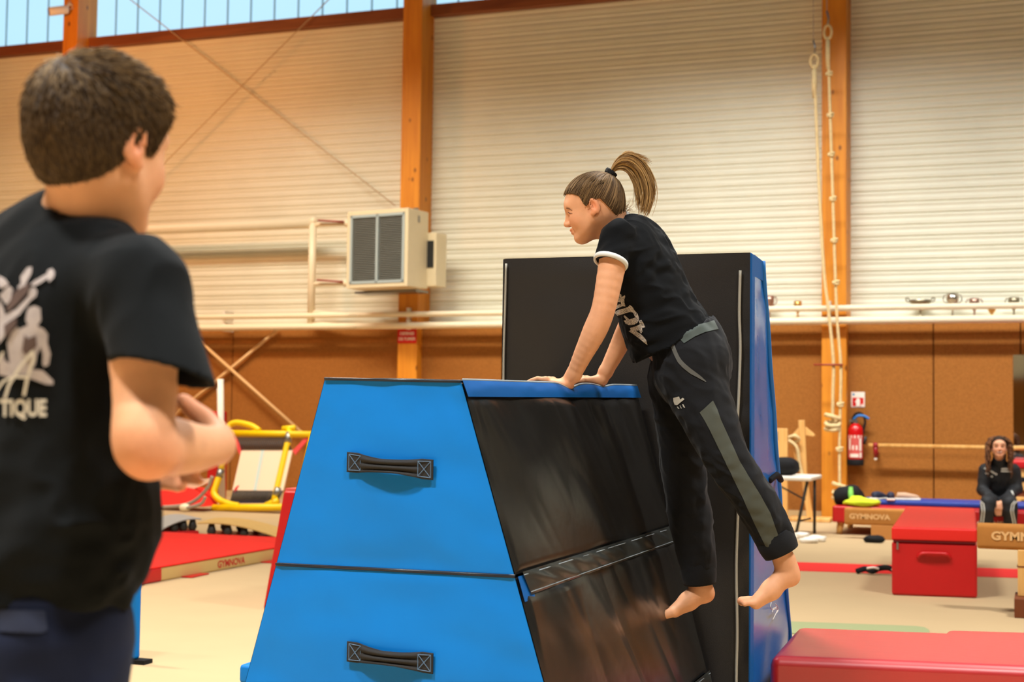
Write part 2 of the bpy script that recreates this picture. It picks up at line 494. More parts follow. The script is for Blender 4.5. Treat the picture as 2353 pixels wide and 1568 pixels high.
m_blk = M('black_vinyl', C(30, 29, 27), rough=.27, spec=.6, var=.15, vscale=8, bump=.1, bscale=14)
m_blkm = M('black_matt', C(26, 26, 28), rough=.8, spec=.2)
m_beige = M('beige_suede', C(206, 168, 104), rough=.9, spec=.15, var=.05, vscale=20)
m_brown = M('brown_suede', C(176, 118, 58), rough=.9, spec=.15, var=.05, vscale=20)
m_pine = M_wood('pine', C(226, 178, 106), C(206, 150, 78), 9, 2, knots=False)
m_steel = M('steel', C(150, 150, 148), rough=.35, metal=.9)
m_grey = M('grey_pad', C(172, 168, 164), rough=.6)
m_dark = M('dark_metal', C(50, 48, 46), rough=.5)
m_yellow = M('yellow_paint', C(240, 200, 0), rough=.4)
m_rope = M('hemp_rope', C(220, 196, 146), rough=.95, spec=.1, var=.12, vscale=40, bump=.6, bscale=120)

# floor
fl = MB(); fl.box((-30, -16.3, -.12), (12, YW+.3, 0)); tag(fl.build('floor', m_floor), kind='structure')
# back wall: core + corrugated sheets + burlap panels + ledge
z_ledge = onY(2000, 741, YP).z
z_sill = onY(700, 64, YW-.12).z
wb = MB(); wb.box((-30, YW+.07, 0), (12, YW+.3, z_sill+.1)); wall = wb.build('wall_back', M('wall_core', C(200, 192, 172), rough=.8)); tag(wall, kind='structure')
colx = [(onY(145, 60, YC).x, onY(178, 60, YC).x), (onY(917.5, 560, YC).x, onY(962, 560, YC).x), (onY(1888, 600, YC).x, onY(1945, 600, YC).x)]
bays = [-29.9]+[(a+b)/2 for a, b in colx]+[(colx[2][0]+6.1), 11.9]
def sheet(x0, x1):
    prof = []; z = z_ledge-.06; per = .142
    while z < z_sill+.05:
        prof += [(z, 0), (z+.008, -.016), (z+.050, -.018), (z+.064, -.008), (z+.090, -.008), (z+.100, -.016), (z+.122, -.016), (z+.130, 0)]
        z += per
    prof = [(zz, y) for zz, y in prof if zz < z_sill+.06]
    b = MB(); n = len(prof)
    for x in (x0, x1):
        for zz, y in prof: b.v.append((x, YW+y, zz))
    for i in range(n-1): b.f.append((i, n+i, n+i+1, i+1))
    return b.build('cladding_sheet', m_clad, wall, fix=False)
for a, b_ in zip(bays[:-1], bays[1:]): sheet(a+.005, b_-.005)
# burlap panels with visible vertical joints
xj = [-29.9, -24.5, onY(60, 900, YP).x, onY(660, 900, YP).x-.9, onY(1010, 850, YP).x+.9, onY(1410, 850, YP).x+1.3, onY(2145, 900, YP).x, onY(2345, 780, YP).x, 3.4, 7, 11.9]
for a, b_ in zip(xj[:-1], xj[1:]):
    q = MB(); q.box((a+.006, YP, .0), (b_-.006, YW+.07, z_ledge)); q.build('burlap_panel', m_burl, wall, bevel=.006)
led = MB(); led.box((-29.9, YP+.01, z_ledge), (11.9, YW+.06, z_ledge+.02)); led.build('ledge', m_cream, wall)
bsb = MB(); bsb.box((-29.9, YP-.03, 0), (11.9, YP+.01, .09)); tag(bsb.build('baseboard_back', M('plinth', C(196, 168, 122), rough=.7)), kind='structure')
# opposite long wall of the hall, behind the camera (seen only in the mirror)
fw_ = MB(); fw_.box((-30, -16.3, 2.7), (12, -16, 8)); wf_ = fw_.build('wall_front', m_clad); tag(wf_, kind='structure')
fw_ = MB(); fw_.box((-30, -16.3, 0), (12, -15.9, 2.7)); fw_.build('burlap_panel', m_burl, wf_)
# windows: strips of translucent sheet above a timber sill
zt = 9.0
edges = [-29.9]+[v for a, b_ in colx for v in (a, b_)]+[5.0]
def win(n, x0, x1, first, pitch):
    w_ = MB(); w_.box((x0, YW-.14, z_sill), (x1, YW+.08, z_sill+.155))
    o = w_.build('window_%d' % n, m_beam); tag(o, kind='structure')
    zb = z_sill+.155; xs = []
    x = first
    while x > x0+.08: x -= pitch
    x += pitch
    while x < x1-.05: xs.append(x); x += pitch
    jt = MB()
    for x in xs: jt.box((x-.014, YW+.02, zb), (x+.014, YW+.06, zt))
    jt.box((x0, YW+.05, zb), (x1, YW+.07, zb+.04))
    jt.build('mullions', m_joint, o)
    for a, b_ in zip([x0]+xs, xs+[x1]):
        p = MB(); p.box((a+.014, YW+.03, zb), (b_-.014, YW+.055, zt)); p.build('pane', m_pane, o)
wx = lambda x: onY(x, 60, YW).x
win(1, edges[0], edges[1], wx(60), wx(108)-wx(60))
win(2, edges[2], edges[3], wx(416), wx(468)-wx(416))
win(3, edges[4], edges[5], wx(1113), wx(1176)-wx(1113))
win(4, edges[6], edges[7], edges[6]+.3, .36)
labs = ['glued timber wall column behind the boy, rising beside the blue window', 'glued timber column carrying the louvred unit heater and a red sign', 'glued timber column with two climbing ropes hanging before it']
for (a, b_), lb in zip(colx, labs):
    q = MB(); q.box((a, YC, 0), (b_, YW+.06, zt)); tag(q.build('timber_column', m_col, bevel=.008), lb, 'column', 'timber columns of the back wall')

# pipes along the ledge
zp1 = onY(2060, 706.5, YPIPE).z; zp2 = onY(2060, 736, YPIPE).z
def pipe(z, lab, x0, x1, r):
    o = MB(); o.tube([(x0, YPIPE, z), (x1, YPIPE, z)], r, 12); o = o.build('wall_pipe', m_cream, smooth=True)
    tag(o, lab, 'pipe', 'cream pipes along the wall')
    for x in (colx[2][0]+.1, colx[1][0]+.18, onY(512, 740, YPIPE).x):
        b = MB(); b.box((x-.02, YPIPE+.02, z-.05), (x+.02, YC-.002 if x > -12 and abs(x-onY(512, 740, YPIPE).x) > .01 else YP-.002, z+.09)); b.build('bracket', m_white, o)
    return o
pipe(zp1, 'upper cream pipe running along the wall above the brown panels', -26, 8, .036)
pipe(zp2, 'lower cream pipe running along the top edge of the brown panels', -26, 8, .045)
# left pipe at heater height with its riser
yl = YC-.02
zl = onY(540, 520, yl).z
xr = onY(719, 600, yl).x
lp = MB(); lp.tube([(-26, yl, zl), (xr, yl, zl)], .075, 12)
tag(lp.build('supply_pipe', m_cream, smooth=True), 'thick yellowish pipe high on the left wall, ending at the riser', 'pipe')
rp = MB(); rp.tube([(xr, yl-.02, zl+.03), (xr, yl-.02, zp2+.02)], .052, 12)
rp.ball((xr, yl-.02, zl+.02), .06)
riser = rp.build('riser_pipe', m_cream, smooth=True); tag(riser, 'vertical cream riser pipe left of the unit heater', 'pipe')
xh = onY(800, 560, yl-.05).x
for k, yy in enumerate((515, 652)):
    z_ = onY(760, yy, yl-.05).z
    t = MB(); t.tube([(xr, yl-.02, z_), (xh, yl-.05, z_)], .03, 8); t.ball((xr+.55, yl-.04, z_), (.07, .05, .05)); t.build('branch', m_cream, riser, smooth=True)
    t = MB(); t.tube([(xr+.12, yl-.1, z_+.05), (xr+.52, yl-.1, z_+.015)], .015, 6); t.build('valve_lever', M('valve_red', C(150, 40, 24), rough=.5), riser, smooth=True)
for yy, zz in ((738, zp2), (712, zp1)):
    a_ = Vector((xr, yl-.02, zz+.05)); t = MB(); t.tube([a_, a_+Vector((.25, -.03, -.02)), a_+Vector((.75, -.08, -.06))], .03, 8); t.build('elbow', m_cream, riser, smooth=True)

# ================================================================== UNIT HEATERS
m_heat = M('heater_enamel', C(222, 210, 176), rough=.4, spec=.5, var=.02)
m_hframe = M('heater_frame', C(168, 184, 186), rough=.4)
m_slat = M('heater_slat', C(126, 130, 124), rough=.45)
m_cav = M('heater_inside', C(42, 44, 42), rough=.9)
def heater(c, lab, grp):
    an = math.radians(9); ax = Vector((math.cos(an), -math.sin(an), 0)); ay = Vector((math.sin(an), math.cos(an), 0)); az = Vector((0, 0, 1))
    W, H, T = .98, 1.03, .44
    r = thing('unit_heater', lab, 'heater', c-az*H/2, grp)
    g = lambda u, v, z: c+ax*u+ay*v+az*z
    b = MB(); b.obox(g(0, T/2+.02, 0), ax, ay, az, W, T, H)
    b.build('casing', m_heat, r, bevel=.012)
    b = MB(); e = .055
    for (u, z, sx, sz) in ((-W/2+e/2, 0, e, H), (W/2-e/2, 0, e, H), (0, H/2-e/2, W-2*e, e), (0, -H/2+e/2, W-2*e, e)): b.obox(g(u, .0, z), ax, ay, az, sx, .06, sz)
    b.build('front_frame', m_heat, r, bevel=.006)
    b = MB(); b.obox(g(0, .022, 0), ax, ay, az, W-.1, .004, H-.1); b.build('cavity', m_cav, r)
    b = MB(); iw, ih, e2 = W-2*e, H-2*e, .035
    for (u, z, sx, sz) in ((-iw/2+e2/2, 0, e2, ih), (iw/2-e2/2, 0, e2, ih), (0, 0, .035, ih), (0, ih/2-e2/2, iw, e2), (0, -ih/2+e2/2, iw, e2)): b.obox(g(u, -.012, z), ax, ay, az, sx, .05, sz)
    b.build('grille_frame', m_hframe, r)
    for sgn in (-1, 1):
        b = MB(); n = 36; hh = ih-2*e2
        for i in range(n):
            z = -hh/2+hh*(i+.5)/n; u = sgn*iw/4
            v0 = g(u, -.022, z-.006); v1 = g(u, .012, z+.006); nrm = (v1-v0)
            hw = ax*(iw/4-.026); th = az*.004
            b.hexa([v0-hw-th, v0+hw-th, v1+hw-th, v1-hw-th, v0-hw+th, v0+hw+th, v1+hw+th, v1-hw+th])
        b.build('slats', m_slat, r, kind='stuff')
    b = MB(); b.obox(g(W/2+.02, T+.13, -.12), ax, ay, az, .24, .26, .72); o = b.build('control_box', m_heat, r, bevel=.01)
    b = MB(); b.obox(g(W/2+.05, T-.002, -.05), ax, ay, az, .1, .01, .36); b.build('opening', m_cav, o)
    b = MB(); b.obox(g(W/2-.1, .3, H/2+.02), ax, ay, az, .05, .05, .05); b.build('lifting_eye', m_steel, r)
    b = MB(); b.obox(g(W/2+.003, .22, H/2-.12), ax, ay, az, .006, .04, .09); b.build('catch', m_steel, r)
    b = MB(); b.obox(g(-.12, T+.06, -H/2-.02), ax, ay, az, 1.0, .3, .03); b.build('mount', m_steel, r)
    return r
hc = onY(869, 572, YC-.62)
heater(hc, 'cream unit heater with two dark louvred panels on the timber column', 'unit heaters')
d3 = Vector(((colx[0][0]-colx[1][0]), 0, -.36))
heater(hc+d3+Vector((-.35, 0, 0)), 'louvred unit heater mostly hidden behind the shoulder of the boy', 'unit heaters')

# ================================================================== SIGNS, SPOT, BRACING
so = onY(935.5, 773, YC-.006)
sg = thing('wall_sign', 'red sign with two white lines of lettering on the timber column', 'sign', so-Vector((0, 0, .1)))
sw = onY(957.5, 773, YC).x-onY(914, 773, YC).x
b = MB(); b.obox(so, (1, 0, 0), (0, 1, 0), (0, 0, 1), sw, .008, .19); b.build('plate', M('sign_red', C(206, 22, 16), rough=.4), sg)
m_sgw = M('sign_white', C(240, 232, 220), rough=.5)
for t_, dz, sz in (('DEFENSE', .035, .058), ('DE FUMER', -.038, .058)):
    flat_text('lettering', t_, sz, so+Vector((0, -.0052, dz)), (1, 0, 0), (0, 0, 1), m_sgw, sg, .0012, .92)
eo = onY(1971.5, 918.5, YP-.004)
es = thing('wall_sign', 'white and red fire extinguisher sign above the extinguisher', 'sign', eo-Vector((0, 0, .1)))
ew = onY(1987, 918, YP).x-onY(1956, 918, YP).x; eh = onY(1971, 901, YP).z-onY(1971, 936, YP).z
b = MB(); b.obox(eo, (1, 0, 0), (0, 1, 0), (0, 0, 1), ew, .006, eh); b.build('plate', m_sgw, es)
b = MB(); b.obox(eo+Vector((0, -.004, -eh*.16)), (1, 0, 0), (0, 1, 0), (0, 0, 1), ew*.82, .003, eh*.56); b.build('red_field', MATS['sign_red'], es)
b = MB(); b.ball(eo+Vector((-ew*.33, -.003, eh*.33)), (.014, .003, .014)); b.build('blue_dot', M('sign_blue', C(0, 140, 190)), es)
b = MB(); c0 = eo+Vector((0, -.0065, -eh*.17))
b.prism([c0+Vector(p) for p in ((-.022, 0, -.05), (.024, 0, -.05), (.026, 0, .03), (.012, 0, .048), (-.006, 0, .05), (-.018, 0, .034), (-.02, 0, .02), (-.036, 0, .006), (-.036, 0, -.004), (-.022, 0, .004))], (0, -.002, 0))
b.box(tuple(c0+Vector((.036, -.002, -.05))), tuple(c0+Vector((.062, 0, -.026)))); b.build('pictogram', m_sgw, es)

sc_ = onY(133, 24, YC-.12)
sp = thing('spotlight', 'small white cylindrical spotlight fixed to the column beside the window', 'spotlight', sc_-Vector((0, 0, .08)))
e = onY(112, 27, YC-.3); f_ = onY(153, 22, YC-.1)
ax = (f_-e).normalized()
b = MB(); b.lathe(e, [(.062, 0), (.066, .01), (.066, (f_-e).length), (.05, (f_-e).length+.02)], 16, ax); b.build('housing', m_white, sp, smooth=True)
b = MB(); b.lathe(e-ax*.004, [(.05, 0), (.055, .006)], 16, ax); b.build('lens', M('spot_lens', C(120, 70, 50), rough=.3), sp)
b = MB(); b.tube([f_, onY(160, 8, YC-.04), onY(166, 12, YC)], .018, 6); b.tube([f_+Vector((0, 0, .06)), onY(160, 0, YC-.02), onY(168, 20, YC-.02), f_], .006, 5); b.build('bracket', m_white, sp, smooth=True)

def rod(name, p, q, r, mat, lab, cat, grp=None):
    b = MB(); b.tube([p, q], r, 8); o = b.build(name, mat, smooth=True); return tag(o, lab, cat, grp)
m_cable = M('cable_steel', C(196, 172, 136), rough=.5)
yb = YW-.17
rod('brace_cable', onY(300-320, 0-250, yb), onY(908, 473, yb), .0075, m_cable, 'thin brace cable falling to the right across the upper wall', 'cable', 'wall bracing cables')
rod('brace_cable', onY(755+205, -205, yb-.04), onY(176, 576, yb-.04), .0075, m_cable, 'thin brace cable falling to the left across the upper wall', 'cable', 'wall bracing cables')
m_brace = M('brace_paint', C(226, 184, 128), rough=.5)
ybr = YP-.06
rod('brace_rod', onY(640, 757, ybr), onZ(250, 1145, .0)*0+onY(330, 1012, ybr), .024, m_brace, 'tan brace rod on the brown wall, sloping down to the left', 'brace', 'tan brace rods')
rod('brace_rod', onY(440, 768, ybr-.06), onY(715, 1014, ybr-.06), .024, m_brace, 'tan brace rod on the brown wall, sloping down to the right', 'brace', 'tan brace rods')

# ================================================================== TROPHIES ON THE LEDGE
m_pew = M('pewter', C(150, 140, 116), rough=.3, metal=.85)
m_silv = M('silver', C(205, 196, 184), rough=.18, metal=.95)
m_gold = M('gold', C(214, 170, 96), rough=.3, metal=.8)
m_bronz = M('rose_metal', C(176, 140, 124), rough=.3, metal=.8)
yt = YP+.055; zt0 = z_ledge+.02
def trophy(px, ytop, kind, lab):
    p = onY(px, 728, yt); x = p.x; zt_ = onY(px, ytop, yt).z; H = zt_-zt0; c = Vector((x, yt, zt0))
    r = thing('trophy_cup', lab, 'trophy', c, 'trophies on the wall ledge')
    b = MB(); b.lathe(c, [(.035, 0), (.035, .03), (.028, .035)], 14); b.build('base', m_dark if kind != 'silver' else m_silv, r, smooth=False)
    if kind == 'bowl':
        b = MB(); b.lathe(c, [(.03, .035), (.012, .05), (.01, H*.5), (.05, H*.58), (.115, H*.75), (.135, H*.9), (.13, H*.9), (.105, H*.78), (.02, H*.66)], 20); b.build('bowl', m_pew, r, smooth=True)
        for s_ in (-1, 1):
            b = MB(); b.tube(spline([c+Vector((s_*.12, 0, H*.82)), c+Vector((s_*.16, 0, H*.86)), c+Vector((s_*.165, 0, H*1.0)), c+Vector((s_*.14, 0, H*1.0)), c+Vector((s_*.132, 0, H*.9))], 4), .009, 6); b.build('handle', m_pew, r, smooth=True)
    else:
        mt = {'silver': m_silv, 'gold': m_gold, 'rose': m_bronz, 'dark': m_pew}[kind]; R = {'silver': .075, 'gold': .05, 'rose': .06, 'dark': .066}[kind]
        b = MB(); b.lathe(c, [(.026, .035), (.012, .06), (.011, H*.4), (.02, H*.45), (R*.8, H*.62), (R, H*.8), (R*.96, H), (R*.88, H), (R*.8, H*.7), (.01, H*.5)], 18); b.build('cup', mt, r, smooth=True)
        if kind != 'gold':
            for s_ in (-1, 1):
                b = MB(); b.tube(spline([c+Vector((s_*R*.8, 0, H*.62)), c+Vector((s_*(R+.03), 0, H*.75)), c+Vector((s_*(R+.02), 0, H*.95)), c+Vector((s_*R, 0, H*.93))], 4), .007, 6); b.build('handle', mt, r, smooth=True)
    return r
trophy(2115, 685, 'bowl', 'wide pewter bowl trophy with two handles on the ledge')
trophy(2189, 676, 'silver', 'bright silver cup trophy, tallest on the ledge')
trophy(2239, 686, 'rose', 'small rose metal cup trophy on a black stem')
trophy(2279, 704, 'gold', 'lowest gold trophy on the ledge, mostly behind the upper pipe')
trophy(2330, 684, 'dark', 'dark cup trophy at the right end of the ledge')
trophy(1833, 692, 'gold', 'small gold trophy on the ledge left of the roped column')
trophy(1768, 680, 'rose', 'trophy on the ledge just behind the edge of the upright black mat')

# ================================================================== EXTINGUISHER
ec = onY(1966, 1070, YP-.10)
ex = thing('fire_extinguisher', 'red fire extinguisher with black hose hanging on the brown wall', 'extinguisher', ec)
R = (onY(1983, 1040, YP-.1).x-onY(1947.5, 1040, YP-.1).x)/2; S = (onY(1966, 970, YP-.1).z-onY(1966, 1070, YP-.1).z)
m_ext = M('extinguisher_red', C(196, 12, 18), rough=.25, spec=.6)
b = MB(); b.lathe(ec, [(R*.9, S*.12), (R, S*.14), (R, S*.78), (R*.92, S*.86), (R*.6, S*.94), (R*.3, S*.97)], 22); b.build('cylinder', m_ext, ex, smooth=True)
b = MB(); b.lathe(ec, [(R*1.02, 0), (R*1.06, .01), (R*1.06, S*.13), (R*.95, S*.15)], 22); b.build('foot', m_blkm, ex, smooth=True)
b = MB(); b.grid(lambda u, v: ec+Vector((R*1.01*math.sin((u-.5)*2.3), -R*1.01*math.cos((u-.5)*2.3), S*(.18+.52*v))), 14, 3); lbl = b.build('label', M('ext_label', C(214, 96, 90), rough=.4), ex, smooth=True)
b = MB()
for (u0, u1, v0, v1) in ((.1, .92, .63, .69), (.76, .9, .34, .62), (.14, .26, .36, .62), (.16, .26, .36, .46), (.36, .46, .36, .46), (.56, .66, .36, .46), (.22, .72, .19, .27), (.78, .92, .18, .3)):
    b.grid(lambda u, v: ec+Vector((R*1.025*math.sin((u0+(u1-u0)*u-.5)*2.3), -R*1.025*math.cos((u0+(u1-u0)*u-.5)*2.3), S*(v0+(v1-v0)*v))), 4, 1)
b.build('print', m_sgw, ex)
b = MB(); b.lathe(ec, [(.03, S*.94), (.03, S*1.04), (.02, S*1.06)], 10); b.box(tuple(ec+Vector((-.07, -.02, S*1.0))), tuple(ec+Vector((0, .02, S*1.05)))); b.build('valve', m_steel, ex)
b = MB(); b.tube(spline([ec+Vector((-.02, -.02, S*1.06)), ec+Vector((.03, -.03, S*1.14)), ec+Vector((.10, -.03, S*1.14)), ec+Vector((.16, -.02, S*1.07))], 5), .015, 8); b.build('lever', M('lever_blue', C(40, 120, 200), rough=.4), ex, smooth=True)
zz = lambda y: onY(1966, y, YP-.1).z
xx = lambda x: onY(x, 1000, YP-.1).x
b = MB(); b.tube(spline([(xx(1961), YP-.1, zz(988)), (xx(1958), YP-.1, zz(970)), (xx(1963), YP-.1, zz(955)), (xx(1973), YP-.1, zz(949)), (xx(1984), YP-.1, zz(955)), (xx(1988), YP-.1, zz(970)), (xx(1985), YP-.1, zz(984)), (xx(1982), YP-.1, zz(1000))], 5), .014, 8); b.build('hose', m_blkm, ex, smooth=True)
b = MB(); b.tube([(xx(1990), YP-.1, zz(1003)), (xx(1985), YP-.1, zz(1020))], [.016, .024], 8); b.build('nozzle', m_dark, ex, smooth=True)

# barre rail
r0 = onY(1996, 1024.5, YP-.2); r1 = onY(2353, 1030, YP-.2); rr = thing('barre_rail', 'long wooden barre rail mounted on the brown wall', 'rail', (r0.x, YP-.2, r0.z))
zr = (r0.z+r1.z)/2
b = MB(); b.tube([(r0.x, YP-.2, zr), (6.5, YP-.2, zr)], .026, 10); b.build('bar', m_pine, rr, smooth=True)
for x in (onY(2012, 1028, YP-.2).x, 2.2, 5):
    b = MB(); b.tube([(x, YP-.2, zr), (x, YP-.2, zr-.15)], [.034, .018], 8); b.tube([(x, YP-.2, zr-.1), (x, YP, zr-.1)], .028, 8); b.ball((x, YP-.2, zr), .040); k_ = b.build('bracket', M('bracket_red', C(140, 14, 24), rough=.4), rr, smooth=True)
    b = MB(); b.ball((x, YP-.2, zr-.16), .020); b.build('end_cap', m_white, k_, smooth=True)

# ================================================================== CLIMBING ROPES
yr = YC-.28
def rope(name, pts, lab, knots, big, r, loop):
    P3 = [onY(x, y, yr) for x, y in pts]; top = P3[0]
    t = thing('climbing_rope', lab, 'rope', (P3[-1].x, yr, P3[-1].z), 'climbing ropes by the column')
    b = MB(); b.tube(spline(P3, 6), r, 10); b.build('rope', m_rope, t, smooth=True)
    c = onY(loop[0], loop[1], yr); lp = [c+Vector((math.sin(a)*.045, 0, math.cos(a)*.085)) for a in np.linspace(0, 2*math.pi, 20)[:-1]]
    b = MB(); b.tube(lp, .016, 8, closed=True); b.build('loop', m_rope, t, smooth=True)
    b = MB(); b.tube([c+Vector((0, 0, -.1)), c+Vector((0, 0, -.3)), c+Vector((0, 0, -.45))], [r*1.5, r*1.7, r*1.1], 9); b.build('whipping', m_rope, t, smooth=True)
    b = MB(); b.tube([c+Vector((0, 0, .08)), c+Vector((.01, 0, .17)), c+Vector((-.01, 0, .26))], .012, 6); b.tube([c+Vector((-.01, 0, .24)), (c.x-.02, yr, 9.2)], .0045, 5); b.build('hook', m_steel, t, smooth=True)
    for (x, y) in knots:
        k = onY(x, y, yr); q = MB()
        q.tube(spline([k+Vector(v)*.62 for v in ((-.05, -.01, -.02), (-.01, -.04, .01), (.05, -.01, .03), (.02, .04, 0), (-.05, .01, .02), (-.01, -.04, -.03), (.05, 0, -.02))], 4), r*.95, 8); q.build('knot', m_rope, t, smooth=True)
    k = onY(big[0], big[1], yr); q = MB()
    q.tube(spline([k+Vector(v)*.8 for v in ((-.10, 0, .12), (-.02, -.07, .10), (.10, -.02, .06), (.05, .07, .02), (-.09, .02, .0), (-.05, -.08, -.04), (.09, -.03, -.04), (.08, .05, .04), (-.04, .06, -.10), (-.10, -.01, -.09), (.02, -.06, -.11), (.10, .0, -.08))], 5), r*1.35, 9); q.build('end_knot', m_rope, t, smooth=True)
    return t
rope('r', [(1871, 150), (1874, 230), (1882, 420), (1893, 620), (1904, 715), (1915, 830), (1914, 900), (1913, 985)], 'plain climbing rope ending in a bulky knot halfway down the column', [], (1913, 972), .019, (1871, 141))
rope('r', [(1902, 85), (1905, 180), (1912, 400), (1919, 620), (1924, 740), (1932, 838), (1931, 930), (1929, 1030), (1930, 1150)], 'knotted climbing rope reaching down to the red bench',
     [(1905, 170), (1908, 265), (1910, 355), (1914, 457), (1917, 553), (1921, 650), (1931, 930), (1929, 1033)], (1930, 1130), .017, (1902, 74))
ph = onY(1904, 839, yr+.02)
b = MB(); b.tube([(onY(1871, 839, yr).x, yr-.03, ph.z), (onY(1938, 838, yr).x, yr-.03, ph.z)], .012, 8); b.tube([(ph.x+.12, yr-.03, ph.z), (ph.x+.12, YC, ph.z)], .012, 8)
tag(b.build('rope_holder', M('holder_red', C(150, 60, 40), rough=.5), smooth=True), 'thin reddish bar on the column gathering the two ropes', 'bar')

# ================================================================== MIRROR AT THE RIGHT EDGE
mx0 = onY(2328.5, 900, YP-.01).x; mz1 = onY(2328, 816, YP).z; mz0 = onY(2328, 1085, YP).z
mr = thing('wall_mirror', 'tall wall mirror at the right edge of the brown wall', 'mirror', (mx0+.75, YP-.01, mz0))
b = MB(); b.box((mx0, YP-.014, mz0), (mx0+1.5, YP-.004, mz1)); b.build('glass', M('mirror_glass', C(225, 225, 222), rough=.04, metal=1.0), mr)
b = MB(); b.box((mx0, YP-.018, mz0-.02), (mx0+1.5, YP, mz0)); b.build('clip_strip', m_steel, mr)

# ================================================================== GYM EQUIPMENT, BACKGROUND RIGHT
UX, UY, UZ = Vector((1, 0, 0)), Vector((0, 1, 0)), Vector((0, 0, 1))
# red line strip on the floor
def floor_quad(name, px, mat, z, lab, cat, h=.004):
    pts = [onZ(x, y, z) for x, y in px]
    b = MB(); b.prism([Vector((p.x, p.y, .001)) for p in pts], (0, 0, h)); o = b.build(name, mat); return tag(o, lab, cat)
m_line = M('line_red', C(226, 36, 34), rough=.8)
floor_quad('floor_line', [(1500, 1283), (2800, 1324), (2800, 1344), (1500, 1302)], m_line, 0, 'red carpet line across the beige floor behind the red block', 'line')
m_pale = M('pale_green', C(146, 152, 110), rough=.85)
floor_quad('floor_marking', [(1640, 1424), (2105, 1441), (2125, 1444), (2135, 1450), (2135, 1468), (1640, 1452)], m_pale, 0, 'pale green floor marking behind the red foam mats', 'marking')

def rounded_block(name, corners, z0, z1, mat, parent=None, bevel=.03):
    b = MB(); b.hexa([Vector((p[0], p[1], z0)) for p in corners]+[Vector((p[0], p[1], z1)) for p in corners])
    return b.build(name, mat, parent, bevel=bevel, segs=3)
# red foam block with zip lid and moulded handle
zb1 = .47
A = onZ(2049, 1368.5); B = onZ(2246, 1376); d = (B-A).normalized(); nn = onZ(2083, 1168, zb1)-onZ(2049, 1217, zb1); L = nn.length; nn.normalize()
cs = [A, B, B+nn*L, A+nn*L]
rb = thing('foam_block', 'long red foam block with a zipped lid, pointing at the wall', 'foam block', ((A+B)/2))
zl_ = .37
rounded_block('body', cs, 0, zl_, m_red, rb, .02)
rounded_block('lid', [p-(p-(A+B)/2-nn*L/2).normalized()*-.004 for p in cs], zl_+.006, zb1, M('red_lid_lit', C(224, 36, 28), rough=.5, bump=.12, bscale=12), rb, .016)  # brighter red than the body: light on the top put into the colour
b = MB(); b.obox(A.lerp(B, .5)-nn*.001+UZ*(zl_+.003), d, nn, UZ, (B-A).length-.02, .01, .008); z_ = b.build('zip', M('zip_dark', C(90, 6, 10), rough=.6), rb)
b = MB(); b.obox(A.lerp(B, .07)-nn*.008+UZ*(zl_-.03), d, nn, UZ, .012, .01, .05); b.build('zip_puller', m_steel, rb)
hc_ = A.lerp(B, .5)-nn*.012+UZ*.285
b = MB(); b.tube(spline([hc_-d*.105-UZ*.02+nn*.010, hc_-d*.08+UZ*.008-nn*.008, hc_-nn*.012+UZ*.012, hc_+d*.08+UZ*.008-nn*.008, hc_+d*.105-UZ*.02+nn*.010], 6), .014, 8); b.build('handle', m_red, rb, smooth=True)

# low red bench (padded platform) under the seated coach
f0 = onZ(1912, 1163, .30); FY = f0.y; X0 = f0.x
bn = thing('padded_bench', 'long low red padded bench standing along the brown wall', 'bench', (X0+1.8, FY+.5, 0))
b = MB(); b.box((X0, FY, .13), (X0+6.0, FY+1.15, .30)); b.build('pad', m_red, bn, bevel=.02, segs=3)
for x in (X0+.04, X0+1.9, X0+3.9, X0+5.8):
    b = MB(); b.tube([(x+.02, FY+.1, 0), (x+.04, FY+.1, .14)], [.03, .04], 8); b.build('leg', m_pine, bn, smooth=True)
    b = MB(); b.tube([(x+.02, FY+1.0, 0), (x+.04, FY+1.0, .14)], [.03, .04], 8); b.build('leg', m_pine, bn, smooth=True)
tc_ = onY(2297, 1198, FY-.004)
flat_text('lettering', 'GYMNOVA', .072, Vector((onY(2288, 1198, FY).x, FY-.004, .17)), UX, UZ, M('letter_cream', C(226, 190, 160), rough=.7), bn, .003, 1.0)
# blue mat lying on the bench
q0 = onZ(1952, 1161, .34)
b = MB(); b.box((q0.x, FY+.42, .302), (q0.x+3.6, FY+1.12, .35)); tag(b.build('exercise_mat', M('mat_blue', C(24, 62, 150), rough=.45), bevel=.012), 'thin blue exercise mat lying along the back of the red bench', 'mat')

# balance beam low on the floor, with lettering
def beam(name, x0, x1, y, zt_, h, w_, lab, mat, tpos, size, legs, lcol):
    t = thing('balance_beam', lab, 'balance beam', ((x0+x1)/2, y, 0), 'suede balance beams')
    # rounded rectangular profile
    prof = []
    for k in range(24):
        a = 2*math.pi*k/24; cx_, cz_ = math.cos(a), math.sin(a)
        prof.append((w_/2*math.copysign(abs(cx_)**.45, cx_), zt_-h/2+h/2*math.copysign(abs(cz_)**.32, cz_)))
    b = MB(); b.prism([(x0, y+w_/2+p, z) for p, z in prof], (x1-x0, 0, 0)); b.build('beam', mat, t, bevel=.012)
    for (lx, lw, mat_, zt2) in legs:
        b = MB(); b.box((lx, y+.0, .12 if mat_ is None else 0), (lx+lw, y+w_, zt2)); o = b.build('support', mat_ or m_pine, t, bevel=.006)
        if mat_ is None:
            b = MB(); b.box((lx-.02, y-.12, 0), (lx+lw+.02, y+w_+.12, .12)); b.build('foot', m_dkwood, o, bevel=.006)
            b = MB(); b.box((lx-.004, y-.002, .30), (lx+lw+.004, y+w_+.002, .308)); b.build('seam', m_dkwood, o)
    flat_text('lettering', 'GYMNOVA', size, tpos, UX, UZ, lcol, t, .003, 1.12)
    return t
m_dkwood = M('dark_wood', C(112, 56, 22), rough=.6)
m_lt = M('letter_light', C(222, 176, 118), rough=.8)
yb1 = FY-.42
